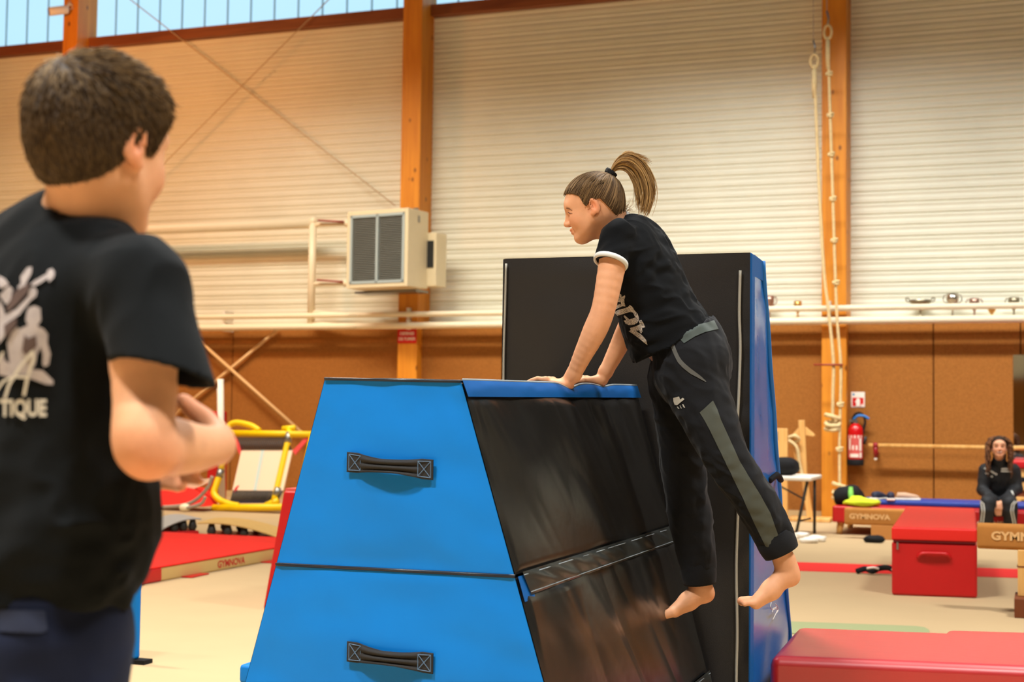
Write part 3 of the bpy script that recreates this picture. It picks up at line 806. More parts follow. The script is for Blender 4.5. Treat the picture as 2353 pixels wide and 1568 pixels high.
g0 = onY(1940, 1167, yb1); g1 = onY(1940, 1206, yb1)
beam('b', g0.x, onY(2190, 1187, yb1).x, yb1, g0.z, g0.z-g1.z, .12, 'suede balance beam lying low in front of the red bench', m_brown, Vector((onY(1998, 1187, yb1).x, yb1-.003, (g0.z+g1.z)/2)), .072,
     [(onY(2001, 1215, yb1).x, .6, M('support_suede', C(186, 126, 64), rough=.9), g1.z+.005)], m_lt)
lz = onZ(2346, 1416); yb2 = lz.y
h0 = onY(2245, 1203, yb2); h1 = onY(2245, 1262, yb2)
beam('b', h0.x, h0.x+4.0, yb2, h0.z, h0.z-h1.z, .12, 'suede balance beam on a wooden leg at the right edge, nearer the camera', m_brown, Vector((onY(2278, 1230, yb2).x+.2, yb2-.003, (h0.z+h1.z)/2+.004)), .072,
     [(onY(2338.5, 1300, yb2).x, .16, None, h1.z+.005)], m_lt)

# small things on bench and floor
def lump(name, c, r, mat, lab, cat, seed=1, amp=.25, grp=None, parts=()):
    rs = np.random.RandomState(seed)
    b = MB(); b.ball((0, 0, 0), 1.0, 22)
    v = np.array(b.v); n = vnoise(v*1.7+seed*3.1)*amp+vnoise(v*4+seed)*amp*.4
    v = v*(1+n[:, None])*np.array(r)
    v[:, 2] = np.maximum(v[:, 2], -r[2]*.75); v += np.array(c)+np.array([0, 0, r[2]*.75])
    b.v = [tuple(p) for p in v]; o = b.build(name, mat, smooth=True); return tag(o, lab, cat, grp)
bz = .302
p = onZ(1974, 1150, bz); bag = lump('sports_bag', (p.x, FY+.27, bz), (.16, .12, .12), m_blkm, 'black sports bag with a green stripe at the left end of the bench', 'bag', 2, .18)
b = MB(); pp = onY(1960, 1146, FY+.15); b.tube(spline([pp+Vector((.0, .0, -.05)), pp+Vector((-.02, -.01, .03)), pp+Vector((-.03, .06, .10))], 4), [.03]*9, 8); b.build('stripe', M('bag_green', C(120, 190, 80), rough=.6), bag, smooth=True)
lump('yellow_shirt', (onZ(1988, 1160, bz).x, FY+.08, bz), (.17, .085, .055), M('neon_cloth', C(206, 226, 40), rough=.8), 'crumpled neon yellow shirt on the front edge of the red bench', 'shirt', 5, .35)
def shoe(c, s_, mat, lab, grp, rz=0.3):
    t = thing('sports_shoe', lab, 'shoe', c, grp); a = Vector((math.cos(rz), math.sin(rz), 0)); e_ = Vector((-a.y, a.x, 0))
    b = MB(); b.tube([Vector(c)+a*(u*s_)+UZ*(.155*s_*h_+.004) for u, h_ in ((-.5, .8), (-.4, 1.15), (-.1, 1.1), (.2, .85), (.45, .6), (.55, .5))], [.10*s_*.3, .16*s_, .17*s_, .15*s_, .12*s_, .05*s_], 10)
    b.build('upper', mat, t, smooth=True)
    b = MB(); b.obox(Vector(c)+UZ*.012, a, e_, UZ, 1.12*s_, .34*s_, .024); b.build('sole', m_white, t, bevel=.008)
    return t
navy = M('shoe_navy', C(34, 40, 62), rough=.7)
shoe((onZ(2018, 1150, .35).x, FY+.55, .351), .26, navy, 'navy shoe on the blue mat, nearer the sports bag', 'shoes on the blue mat', 1.2)
shoe((onZ(2046, 1150, .35).x, FY+.55, .351), .26, navy, 'navy shoe on the blue mat, further from the sports bag', 'shoes on the blue mat', 1.7)
shoe((onZ(2084, 1151, .35).x, FY+.6, .351), .24, M('shoe_tan', C(196, 160, 130), rough=.7), 'pale tan shoe alone on the blue mat', 'shoes on the blue mat', .3)
for i, (x, y) in enumerate(((1842, 1238), (1858, 1248), (1877, 1245))):
    p = onZ(x, y); lump('sock', (p.x, p.y, 0), (.09, .06, .035), m_white, ['white sock on the floor closest to the table leg', 'white sock in the middle of the three on the floor', 'white sock on the floor furthest from the table'][i], 'sock', 8+i, .3, 'white socks on the floor')
p = onZ(2010, 1248); lump('black_shoe', (p.x, p.y, 0), (.11, .06, .045), m_blkm, 'small black shoe on the floor before the low beam', 'shoe', 12, .15)
p = onZ(2014, 1322)-Vector((.05, 0, 0)); hb = thing('strap_bundle', 'black strap bundle with white marks beside the red block', 'straps', (p.x, p.y, 0))
b = MB(); b.tube(spline([p+Vector(v) for v in ((-.10, 0, .02), (-.04, .03, .04), (.02, -.02, .03), (.07, .03, .05), (.14, 0, .06), (.2, .02, .03))], 5), .022, 8); b.build('webbing', m_blkm, hb, smooth=True)
b = MB(); b.tube(spline([p+Vector(v) for v in ((-.02, -.02, .05), (.03, -.03, .06), (.07, -.02, .05))], 4), .010, 6); b.tube([p+Vector((.17, -.02, .06)), p+Vector((.2, -.02, .04))], .016, 6); b.build('white_mark', m_white, hb, smooth=True)

# white folding table with bag
ty = onZ(1862, 1236).y; tz = .62
tl = onY(1872, 1096, ty); tx1 = onZ(1886, 1090, tz).x+.13; tx0 = tx1-1.3
tb = thing('folding_table', 'white folding table beside the roped column', 'table', (tx1-.6, ty+.3, 0))
b = MB(); b.box((tx0, ty-.05, tz-.045), (tx1-.1, ty+.68, tz)); b.build('tabletop', m_white, tb, bevel=.015, segs=3)
for (dx, dy, ox) in ((-.16, .05, -.12), (-.16, .55, .0), (-1.1, .05, 0), (-1.1, .55, 0)):
    b = MB(); b.tube([(tx1+dx, ty+dy, tz-.05), (tx1+dx+ox, ty+dy, .0)], .016, 8); b.build('leg', m_dark, tb, smooth=True)
b = MB(); b.tube([(tx1-.18, ty+.05, .38), (tx1-.55, ty+.05, tz-.05)], .01, 6); b.tube([(tx1-.24, ty+.05, .16), (tx1-.2, ty+.55, .16)], .01, 6); b.build('brace', m_dark, tb, smooth=True)
p = onZ(1812, 1088, tz); lump('rucksack', (p.x+.02, ty+.2, tz+.002), (.20, .15, .11), m_blkm, 'black soft bag lying on the white folding table', 'bag', 21, .2)
# wooden beam trestle folded against the wall, and a pine board
yt2 = YP-.55
tr = thing('wooden_trestle', 'tall wooden trestle with a forked head behind the folding table', 'trestle', (onY(1850, 1200, yt2).x, yt2, 0))
K = lambda x, y, dy=0: onY(x, y, yt2+dy)
def stick(a, b_, w_, name, par, mat=None):
    q = MB(); dd = (b_-a); L_ = dd.length; dd.normalize(); s1, s2 = frame_of(dd, (0, 1, 0)); q.obox((a+b_)/2, dd, s1, s2, L_, w_, .045); return q.build(name, mat or m_pine, par, bevel=.006)
foot = K(1862, 1212); foot.z = max(foot.z, .03)
stick(K(1842, 966), K(1848, 1100), .075, 'post', tr); stick(K(1848, 1095, .03), foot, .07, 'lower_post', tr)
b = MB(); b.prism([K(*q) for q in ((1843, 975), (1866, 994), (1873, 1000), (1870, 1004), (1850, 1001), (1843, 990))], (0, .05, 0)); b.prism([K(*q) for q in ((1842, 975), (1842, 990), (1834, 1003), (1822, 1006), (1820, 1000))], (0, .05, 0)); b.build('forked_head', m_pine, tr, bevel=.006)
stick(K(1822, 1005, -.05), K(1836, 1075, -.05), .05, 'strut', tr)
b = MB(); c_ = K(1824, 1010, -.08); b.tube(spline([c_+Vector(v) for v in ((-.06, 0, .02), (.02, -.03, .04), (.06, 0, 0), (-.01, .02, -.04), (-.05, -.02, -.02), (.04, -.02, -.1), (.07, 0, -.3), (.12, 0, -.5))], 5), .022, 8); b.build('rope_end', m_rope, tr, smooth=True)
b = MB(); c_ = onZ(1855, 1214); b.obox(Vector((foot.x, yt2, .025)), UX, UY, UZ, .5, .3, .05); b.build('base_board', m_pine, tr, bevel=.01)
pb = MB(); x0, x1 = onY(1770, 1080, yt2-.1).x, onY(1814, 1080, yt2-.1).x; pb.box((x0, yt2-.24, 0), (x1, yt2-.20, onY(1800, 985, yt2-.1).z)); pbo = pb.build('pine_board', m_pine, bevel=.006); tag(pbo, 'upright pine board leaning behind the edge of the black mat', 'board')
b = MB(); zq = onY(1800, 1000, yt2-.1).z; b.box((x1-.17, yt2-.246, zq-.06), (x1-.11, yt2-.24, zq+.04)); b.build('grey_tape', M('tape_grey', C(136, 128, 104), rough=.6), pbo)

# pine vaulting plinth at the right edge, with a red padded top
yv = YP-.75; vx0 = onY(2333, 1120, yv).x
vp = thing('vault_plinth', 'pine vaulting plinth with dark holes at the right edge behind the coach', 'plinth', (vx0+.7, yv+.3, 0))
zA, zB, zC, zD = onY(2340, 1077, yv).z, onY(2340, 1130, yv).z, onY(2340, 1146, yv).z, onY(2340, 1168, yv).z
for i, (z0, z1) in enumerate(((zB+.01, zA), (zD, zB-.06), (max(zD-.3, .02), zD-.02))):
    b = MB(); b.box((vx0-.02*i, yv-.02*i, z0), (vx0+1.4+.02*i, yv+.5+.02*i, z1)); bx = b.build('box_section', m_pine, vp, bevel=.008)
    b = MB(); b.lathe((vx0+.08, yv-.02*i-.003, (z0+z1)/2), [(.03, 0), (.03, .006)], 12, (0, 1, 0)); b.build('grip_hole', m_blkm, bx)
b = MB(); b.box((vx0+.02, yv+.02, zB-.06), (vx0+1.38, yv+.48, zB+.01)); b.build('gap_board', m_dkwood, vp)
b = MB(); b.box((vx0-.03, yv-.03, zA), (vx0+1.43, yv+.53, zA+.09)); b.build('padded_top', m_red, vp, bevel=.02)

# ================================================================== FOREGROUND RED MATS (right)
zm = .40
A = onZ(1757, 1508, zm); Bq = onZ(2430, 1536, zm); Dq = onZ(1822, 1438, zm); Cq = onZ(2166, 1450, zm)
fd = (Bq-A).normalized(); bd_ = (Dq-A)
m_redg = M('red_gloss', C(186, 18, 27), rough=.4, spec=.6, coat=1.0, bump=.08, bscale=10, var=.04, vscale=2, stretch=(.6, 5, 5))
Cq = Dq+fd*((Cq-Dq).dot(fd))
E_ = A+fd*((Bq-A).length)
cs = [A+fd*.015, E_, E_+bd_, Dq+fd*.015]
tag(rounded_block('foam_mat', [cs[0], cs[1], cs[2]-bd_*.03, cs[3]-bd_*.03], .003, zm, m_redg, None, .035), 'thick glossy red foam mat in the right foreground beside the black wedge', 'mat', 'thick red mats in the right foreground')
z2 = zm-.05; G = onZ(2172, 1447, z2); G2 = onZ(2700, 1462, z2)
bk0 = Dq+fd*((onZ(2166, 1450, zm)-Dq).dot(fd)); bk1 = bk0+(Bq-A).normalized()*1.0
tag(rounded_block('foam_mat', [bk0+Vector((0, .02, 0)), bk1+Vector((0, .02, 0)), G2, G], .003, z2, m_redg, None, .03), 'second red foam mat peeking out behind the front one at far right', 'mat', 'thick red mats in the right foreground')

# ================================================================== LEFT BACKGROUND
# red carpet mat with beige side
A = onZ(315, 1347); a_ = (onZ(640, 1287)-A); a_.normalize(); b__ = Vector((-a_.y, a_.x, 0)); Lm, Wm, hm = 2.75, 2.4, .10
lm = thing('landing_mat', 'red topped landing mat with a beige lettered side, left of the blue box', 'mat', (A+a_*Lm/2+b__*Wm/2))
q = MB(); q.hexa([A, A+a_*Lm, A+a_*Lm+b__*Wm, A+b__*Wm]+[p+UZ*hm for p in (A, A+a_*Lm, A+a_*Lm+b__*Wm, A+b__*Wm)]); q.build('foam', M('mat_side_beige', C(206, 176, 112), rough=.6), lm, bevel=.012)
q = MB(); o_ = -b__*.004; q.hexa([A+o_-a_*.01, A+o_+a_*(Lm+.01), A+a_*(Lm+.01)+b__*Wm, A-a_*.01+b__*Wm]); q.v = []; q.f = []
s_ = [A+o_-a_*.006+UZ*(hm-.004), A+o_+a_*Lm+UZ*(hm-.004), A+a_*Lm+b__*Wm+UZ*(hm-.004), A-a_*.006+b__*Wm+UZ*(hm-.004)]
q.hexa(s_+[p+UZ*.014 for p in s_]); q.build('top_cover', m_redtop, lm, bevel=.006)
q = MB(); ce = .29; s_ = [A+o_*2-a_*.01, A+o_*2+a_*ce, A+a_*ce+b__*.3, A-a_*.01+b__*Wm]; q.hexa([p+UZ*.002 for p in s_]+[p+UZ*(hm-.003) for p in s_]); q.build('corner_cover', m_red, lm, bevel=.012)
flat_text('lettering', 'GYMNOVA', .074, A+a_*1.24-b__*.002+UZ*(hm*.46), a_, UZ, m_red, lm, .002, 1.08)
for t in (.55, 1.7):
    q = MB(); s_ = [A+a_*t-b__*.09, A+a_*(t+.26)-b__*.07, A+a_*(t+.26)+b__*.02, A+a_*t+b__*.02]; q.hexa([p+UZ*.002 for p in s_]+[p+UZ*.010 for p in s_]); q.build('hook_flap', m_red, lm)

# springboards behind the mat (curved boards on feet)
def springboard(base, dirx, L_, W_, hgt, mat, lab):
    base = Vector(base); ax = Vector(dirx).normalized(); ay = Vector((-ax.y, ax.x, 0)); ay = -ay if ay.y < 0 else ay
    t = thing('springboard', lab, 'springboard', base, 'springboards on the left')
    f = lambda u: hgt*math.sin(min(1, u*1.02)*math.pi*.58)
    prof = [(u*L_, f(u)+.02) for u in np.linspace(0, 1, 15)]; prof2 = [(u*L_, f(u)-.015+.02) for u in np.linspace(1, 0, 15)]
    q = MB(); q.prism([base+ax*x+UZ*z for x, z in prof+prof2], ay*W_); q.build('board', mat, t, bevel=.004)
    q = MB(); q.obox(base+ax*L_*.55+ay*W_/2+UZ*.025, ax, ay, UZ, L_*.85, W_*.9, .05); q.build('base_frame', m_red, t, bevel=.008)
    for i, u in enumerate((.5, .68, .86)):
        for w_ in (.06, W_-.06):
            q = MB(); c = base+ax*L_*u+ay*w_; q.tube([c+UZ*.05, c+UZ*(f(u)*.55), c+UZ*(f(u)+.005)], [.025, .045, .025], 8); q.build('spring', m_dark, t, smooth=True)
    q = MB(); q.obox(base+ax*L_*.08+ay*W_/2+UZ*.03, ax, ay, UZ, .05, W_, .05); q.build('toe_bar', m_pine, t)
    return t
e1 = onZ(640, 1243)
springboard(onZ(662, 1247), (onZ(430, 1243)-onZ(662, 1247)), 0.86, .62, .155, m_beige, 'beige curved springboard behind the red landing mat, left of the blue box')
springboard(onZ(345, 1236), (onZ(470, 1232)-onZ(345, 1236)), .50, .6, .155, m_grey, 'grey topped springboard next to the beige one, partly behind the boy')

# upright mini trampoline
td = onZ(570, 1178).y
T = lambda x, y, dy=0.0: onY(x, y, td+dy)
tp = thing('mini_trampoline', 'mini trampoline with a yellow frame propped upright near the brown wall', 'trampoline', (T(560, 1170).x, td, 0))
lean = .38
def TT(x, y): return onY(x, y, td+(1172-y)/190*lean)
b = MB(); b.tube(spline([TT(521, 1010), TT(523, 985), TT(540, 972), TT(575, 978), TT(596, 990)], 5), .038, 10); b.tube(spline([TT(506, 1090), TT(497, 1115), TT(492, 1135), TT(505, 1150), TT(530, 1160), TT(548, 1163)], 5), .042, 10)
b.tube([TT(521, 1005), TT(506, 1092)], .036, 10); b.tube([TT(528, 996), TT(720, 999)], .042, 10); b.tube([T(490, 1168), T(680, 1166)], .045, 10)
b.tube([TT(665, 985), TT(664, 1005), TT(634, 1135), TT(628, 1160)], .040, 10); b.tube([TT(650, 986), TT(678, 984)], .036, 8); b.tube([TT(610, 1163), TT(640, 1150)], .04, 8)
b.tube([TT(718, 999), TT(690, 1130), TT(660, 1165)], .036, 10); b.tube([T(490, 1170, .02), T(490, 1170, .6)], .03, 8)
b.build('frame', m_yellow, tp, smooth=True)
for a_, c_ in (((664, 995), (661, 1018)), ((640, 1122), (634, 1140)), ((521, 985), (523, 1000)), ((508, 1080), (503, 1098))):
    b = MB(); b.tube([TT(*a_), TT(*c_)], .046, 10); b.build('clamp', m_steel, tp, smooth=True)
b = MB(); w0 = TT(551, 1037); b.prism([TT(555, 1034), TT(672, 1034), TT(650, 1129), TT(534, 1127)], (0, .02, 0)); bed = b.build('jump_bed', M('bed_white', C(240, 214, 186), rough=.8), tp)
b = MB(); b.prism([TT(600, 1035)-UY*.004, TT(608, 1035)-UY*.004, TT(590, 1127)-UY*.004, TT(582, 1127)-UY*.004], (0, .002, 0)); b.build('centre_stripe', M('stripe_pale_blue', C(196, 212, 206), rough=.8), bed)
b = MB()
for i in range(24):
    u = i/23; b.tube([TT(548+110*u, 1006), TT(557+112*u, 1035)], .0115, 5); b.tube([TT(537+112*u, 1128), TT(530+104*u, 1156)], .0115, 5)
b.build('springs', m_dark, tp, smooth=True, kind='stuff')
for q in (((528, 1005), (538, 1003), (560, 1034), (552, 1048)), ((712, 1005), (704, 1003), (672, 1036), (678, 1046)), ((536, 1130), (544, 1112), (550, 1116), (540, 1136))):
    b = MB(); b.prism([TT(*p_) for p_ in q], (0, .03, 0)); b.build('corner_webbing', M('webbing_red', C(206, 60, 56), rough=.6), tp)
b = MB(); b.prism([TT(528, 1150), TT(630, 1150), TT(628, 1157), TT(524, 1157)], (0, .03, 0)); b.build('lower_pad', M('pad_navy', C(84, 76, 124), rough=.6), tp)
# white pole
py_ = td+.75; b = MB(); b.tube([onY(506, 872, py_), Vector((onY(511, 1140, py_).x, py_, .0))], .042, 12); tag(b.build('white_pole', m_white, smooth=True), 'white pole standing before the brown wall behind the trampoline', 'pole')
# second trampoline folded, red pads and grey legs
s2 = thing('folded_trampoline', 'folded trampoline with red pads and grey legs behind the hand of the boy', 'trampoline', (T(430, 1165).x, td-.2, 0))
b = MB(); b.prism([T(330, 1165, -.2), T(470, 1165, -.2), T(466, 1140, 0), T(440, 1124, 0), T(384, 1112, 0), T(330, 1118, 0)], (0, .3, 0)); b.build('red_pad', m_redtop, s2, bevel=.01)
b = MB(); b.tube(spline([T(372, 1166, -.3), T(420, 1162, -.3), T(452, 1148, -.3), T(478, 1120, -.3), T(488, 1095, -.3)], 5), .022, 8); b.tube(spline([T(430, 1168, -.34), T(462, 1158, -.34), T(472, 1142, -.34)], 5), .02, 8); b.build('legs', M('leg_grey', C(168, 156, 146), rough=.4, metal=.3), s2, smooth=True)
b = MB(); b.prism([T(392, 1112, .05), T(480, 1100, .05), T(486, 1106, .05), T(440, 1126, .05)], (0, .03, 0)); b.build('white_bed', MATS['bed_white'], s2)
b = MB(); b.ball(T(425, 1167, -.32), (.08, .05, .05)); b.build('rubber_foot', m_cream, s2, smooth=True)
b = MB(); b.prism([onY(x, y, td+1.4) for x, y in ((470, 1170), (498, 1170), (500, 945), (484, 946))], (0, .25, 0)); tag(b.build('red_pad', m_red, bevel=.02), 'narrow red pad standing behind the white pole', 'pad')

# red trapezoid block behind the blue vaulting box
yq = onZ(602, 1402).y
q0, q1 = onY(602, 1402, yq), onY(641, 1128, yq); Wr = 1.2; ins = q1.x-q0.x; dr = .9
rbk = thing('trapezoid_block', 'red trapezoid foam block standing behind the blue vaulting box', 'foam block', (q0.x+Wr/2, yq+dr/2, 0))
b = MB(); b.hexa([(q0.x, yq, 0), (q0.x+Wr, yq, 0), (q0.x+Wr, yq+dr, 0), (q0.x, yq+dr, 0), (q1.x, yq+.05, q1.z), (q0.x+Wr-ins, yq+.05, q1.z), (q0.x+Wr-ins, yq+dr-.05, q1.z), (q1.x, yq+dr-.05, q1.z)]); b.build('body', m_red, rbk, bevel=.02)
b = MB(); b.box((q1.x+.01, yq+.06, q1.z-.004), (q0.x+Wr-ins-.01, yq+dr-.06, q1.z+.012)); b.build('top_cover', M('pink_red', C(222, 92, 86), rough=.5), rbk)

# blue block behind the boy, and a blue mat end left of the box
yk = onZ(313, 1527).y; x1 = onZ(313, 1527).x
bk = thing('blue_block', 'blue foam block with a black base behind the hip of the boy', 'foam block', (x1-.5, yk+.4, 0))
b = MB(); b.box((x1-.9, yk, .02), (x1, yk+.035, .40)); b.build('foam', m_blue, bk, bevel=.015)
b = MB(); b.box((x1-.89, yk-.01, 0), (x1+.05, yk+.06, .02)); b.build('base', m_blkm, bk)
zc = .30; c0 = onZ(548, 1527, zc); 
bm_ = thing('blue_mat', 'blue mat end with a black side, low at the left foot of the vaulting box', 'mat', (c0.x+.4, c0.y+.3, 0))
b = MB(); b.box((c0.x, c0.y, zc-.07), (c0.x+.42, c0.y+.4, zc)); b.build('blue_top', m_blue, bm_, bevel=.015)
b = MB(); b.box((c0.x+.004, c0.y+.004, 0), (c0.x+.41, c0.y+.39, zc-.068)); b.build('black_side', m_blkm, bm_)

# ================================================================== BLUE VAULTING BOX (foreground)
NR = P(1060, 877, 3.5); YF = NR.y
NL = onY(748, 871, YF); FR = P(1470, 889, 4.9); YB = FR.y
NR1 = onY(1183, 1326, YF); NL1 = onY(636, 1298, YF); FR1 = onY(1543, 1213, YB)
FR.x = NR.x+(FR.x-NR.x)*.6; FR1.x = NR1.x+(FR1.x-NR1.x)*.6
FL = Vector((FR.x-(NR.x-NL.x), YB, FR.z)); FL1 = Vector((FR1.x-(NR1.x-NL1.x), YB, FR1.z))
def lev(t):
    q = [a+(b_-a)*t for a, b_ in ((NL, NL1), (NR, NR1), (FR, FR1), (FL, FL1))]
    return q          # NL NR FR FL at level t (0 top, 1, 2 layer joints)
tfl = NR.z/(NR.z-NR1.z)
HAND_Y = [P(1300, 886, 4.245).y, P(1385, 880, 4.55).y]
def dent(p):
    # the soft top gives way under the two hands
    d_ = 0
    for hy, am in zip(HAND_Y, (.016, .008)):
        d_ += am*math.exp(-((p.y-hy)/.075)**2)*math.exp(-((p.x-NR.x)/.09)**2)
    return d_
def vn(x, y, z=0):
    x, y, z = np.broadcast_arrays(np.asarray(x, float), np.asarray(y, float), np.asarray(z, float))
    return vnoise(np.stack([x.ravel(), y.ravel(), z.ravel()], 1)).reshape(x.shape)
def panel(name, bl, br, tr, tl, disp, nu, nv, mat, parent, denty=False):
    nrm = arr((br-bl).cross(tl-bl).normalized())
    U, V = np.meshgrid(np.linspace(0, 1, nu+1), np.linspace(0, 1, nv+1), indexing='ij'); U, V = U[..., None], V[..., None]
    bl, br, tr, tl = arr(bl), arr(br), arr(tr), arr(tl)
    p = (bl*(1-U)+br*U)*(1-V)+(tl*(1-U)+tr*U)*V
    e = np.clip(np.minimum(np.minimum(U, 1-U)/.02, np.minimum(V, 1-V)/.03), 0, 1)
    d_ = np.asarray(disp(U, V))*np.ones_like(U)
    p = p+nrm*(d_*e+.002)
    if denty:
        q = sum(am*np.exp(-((p[..., 1]-hy)/.075)**2)*np.exp(-((p[..., 0]-NR.x)/.09)**2) for hy, am in zip(HAND_Y, (.016, .008)))
        p[..., 2] -= q*(V[..., 0] if denty == 'side' else 1)
    b = MB(); b.v = [tuple(v) for v in p.reshape(-1, 3)]
    for i in range(nu):
        for j in range(nv):
            a = i*(nv+1)+j; b.f.append((a, a+nv+1, a+nv+2, a+1))
    return b.build(name, mat, parent, smooth=True, fix=False)
vb = thing('vaulting_box', 'large blue and black foam vaulting box the girl leans on', 'vaulting box', Vector(((NL.x+NR.x)/2, (YF+YB)/2, 0)))
def wr_side(k):
    def f(u, v):
        w_ = u*10+k*7+v*2.6-1.4*v*v
        s = .011*np.abs(vn(w_, v*1.0, k))**1.1*(.45+.9*v)
        s += .0022*np.abs(vn(u*22+v*4.5+k*5, v*1.2, 8.3+k))*(.3+v)
        s += .007*vn(u*6+v*1.8+k*3, v*1.6, 4.1+k)
        s = s*np.clip((.93-v)/.06, 0, 1)
        return s+.010*np.sin(math.pi*u)*np.sin(math.pi*v)
    return f
def wr_front(k):
    def f(u, v):
        s = .008*np.sin(math.pi*u)*np.sin(math.pi*v)
        return s+.0036*vn(u*3+v*4, v*5-u*2, 7+k)+.0024*vn(u*9+v*3, v*9, 3+k)*(.3+np.abs(u-.5))
    return f
for li in range(3):
    t0, t1 = li, (li+1 if li < 2 else tfl)
    top, bot = lev(t0+(.006 if li else 0)), lev(t1-(.008 if li < 2 else 0))
    core = MB(); ins = lambda q, c: [p+(c-p)*.006 for p in q]
    cc = sum(top+bot, Vector())/8
    core.hexa([p+(cc-p)*.008 for p in bot]+[p+(cc-p)*.008-UZ*(.02 if li == 0 else 0) for p in top]); lay = core.build('layer', m_blkm, vb)
    panel('front_panel', bot[0], bot[1], top[1], top[0], wr_front(li), 40, 30, m_blue, lay)
    panel('side_panel', bot[1], bot[2], top[2], top[1], wr_side(li), 200, 60, m_blk, lay, 'side' if li == 0 else False)
    panel('side_panel', bot[3], bot[0], top[0], top[3], wr_side(li+5), 40, 20, m_blk, lay)
    panel('back_panel', bot[2], bot[3], top[3], top[2], wr_front(li+4), 10, 10, m_blue, lay)
    if li == 0:
        panel('top_panel', top[0], top[1], top[2], top[3], lambda u, v: .004*np.sin(math.pi*u)+.002*vn(u*4, v*9), 16, 60, m_blk, lay, 'top')
        # blue edge band along the top of the black side
        w_ = .062
        lo_a, lo_b = top[1].lerp(bot[1], .088), top[2].lerp(bot[2], .088)
        nr_ = (bot[2]-bot[1]).cross(top[1]-bot[1]).normalized()*.010
        panel('edge_band', lo_a+nr_-UY*.012, lo_b+nr_, top[2]+nr_*.7, top[1]+nr_*.7-UY*.012, lambda u, v: .003*np.sin(math.pi*v)+.0012*vn(u*30, v*3), 70, 5, m_bluedk, lay, 'side')
        pp_ = []
        for i in range(40):
            q = top[1].lerp(top[2], i/39)+nr_*.5+UZ*.003; q.z -= dent(q); pp_.append(q)
        b = MB(); b.tube(pp_, .0035, 6); b.build('edge_piping', M('piping_grey', C(150, 160, 165), rough=.4), lay, smooth=True)
        b = MB(); b.tube([top[0]-UY*.004, top[1]-UY*.004], .0045, 6); b.build('edge_piping', M('piping_dark', C(30, 34, 44), rough=.35), lay, smooth=True)
    if li >= 1:
        # hook-and-loop joining flap with stitch lines, on the black side
        nr_ = (bot[2]-bot[1]).cross(top[1]-bot[1]).normalized()*.010
        a0 = lev(t0-.012); a1 = lev(t0+.105)
        s0, s1 = a0[1].lerp(a0[2], .015), a0[1].lerp(a0[2], .995); e0, e1 = a1[1].lerp(a1[2], .03), a1[1].lerp(a1[2], .995)
        fl_ = panel('joining_flap', e0+nr_, e1+nr_, s1+nr_*1.2, s0+nr_*1.2, lambda u, v: .0040*vn(u*40+v*4, v*1.5, 5)+.004*np.sin(math.pi*v), 170, 8, M('flap_vinyl', C(44, 46, 44), rough=.3, spec=.5), lay)
        for f0, f1 in ((.86, .84), (.10, .10)):
            b = MB(); b.tube([e0.lerp(s0, f0)+nr_*1.45, (e0.lerp(s0, f0)).lerp(e1.lerp(s1, f1), .5)+nr_*1.6, e1.lerp(s1, f1)+nr_*1.45], .0013, 5); b.build('stitching', M('thread_grey', C(130, 140, 146), rough=.7), fl_)
        b0 = lev(t0+.004); b1 = lev(t0+.13); nb = nr_*.6
        panel('blue_corner', b1[1]+nb, b1[1].lerp(b1[2], .05)+nb, b0[1].lerp(b0[2], .05)+nb, b0[1]+nb, lambda u, v: 0, 2, 2, m_bluedk, lay)
        panel('blue_corner', b1[1].lerp(b1[2], .96)+nb, b1[2]+nb, b0[2]+nb, b0[1].lerp(b0[2], .96)+nb, lambda u, v: 0, 2, 2, m_bluedk, lay)
        b = MB(); b.tube([top[0]-UY*.002+UZ*.004, top[1]-UY*.002+UZ*.004], .005, 6); b.build('joint_piping', MATS['piping_dark'], lay, smooth=True)
    # carrying strap on the front
    if li < 2:
        cx_, cy_ = (896.5, (1071, 1511)[li]); hs = onY(cx_, cy_, YF-.014)
        sx = onY(995, cy_, YF).x-onY(798, cy_, YF).x; sh = .050; tilt = -.06
        def strap(u, v):
            q = abs(u-.5)*2; mid = max(0, 1-(q/.72)**2)
            hh = sh*(1-.36*mid**.7)
            ridge = 0 if q > .72 else .004*math.cos(v*math.pi*5+.6*math.sin(u*6))
            return hs+UX*(u-.5)*sx+UZ*((v-.5)*hh+tilt*(u-.5)*sx*1.0)-UY*(.003+.016*mid+ridge*min(1, mid*3))
        b = MB(); b.grid(strap, 48, 20); st_ = b.build('carry_strap', M('strap_webbing', C(34, 32, 31), rough=.75, bump=.2, bscale=400), lay, smooth=True, fix=False)
        md = st_.modifiers.new('solid', 'SOLIDIFY'); md.thickness = .004; md.offset = 0
        off = -UY*.0025
        for s_ in (0, 1):
            b = MB()
            u0, u1 = (.025, .165) if s_ == 0 else (.835, .975)
            K4 = [strap(u0, .1)+off, strap(u1, .1)+off, strap(u1, .9)+off, strap(u0, .9)+off]
            for i, j in ((0, 1), (1, 2), (2, 3), (3, 0), (0, 2), (1, 3)): b.tube([K4[i], K4[j]], .0009, 4)
            b.build('stitching', M('thread_blue', C(92, 120, 150), rough=.7), st_)

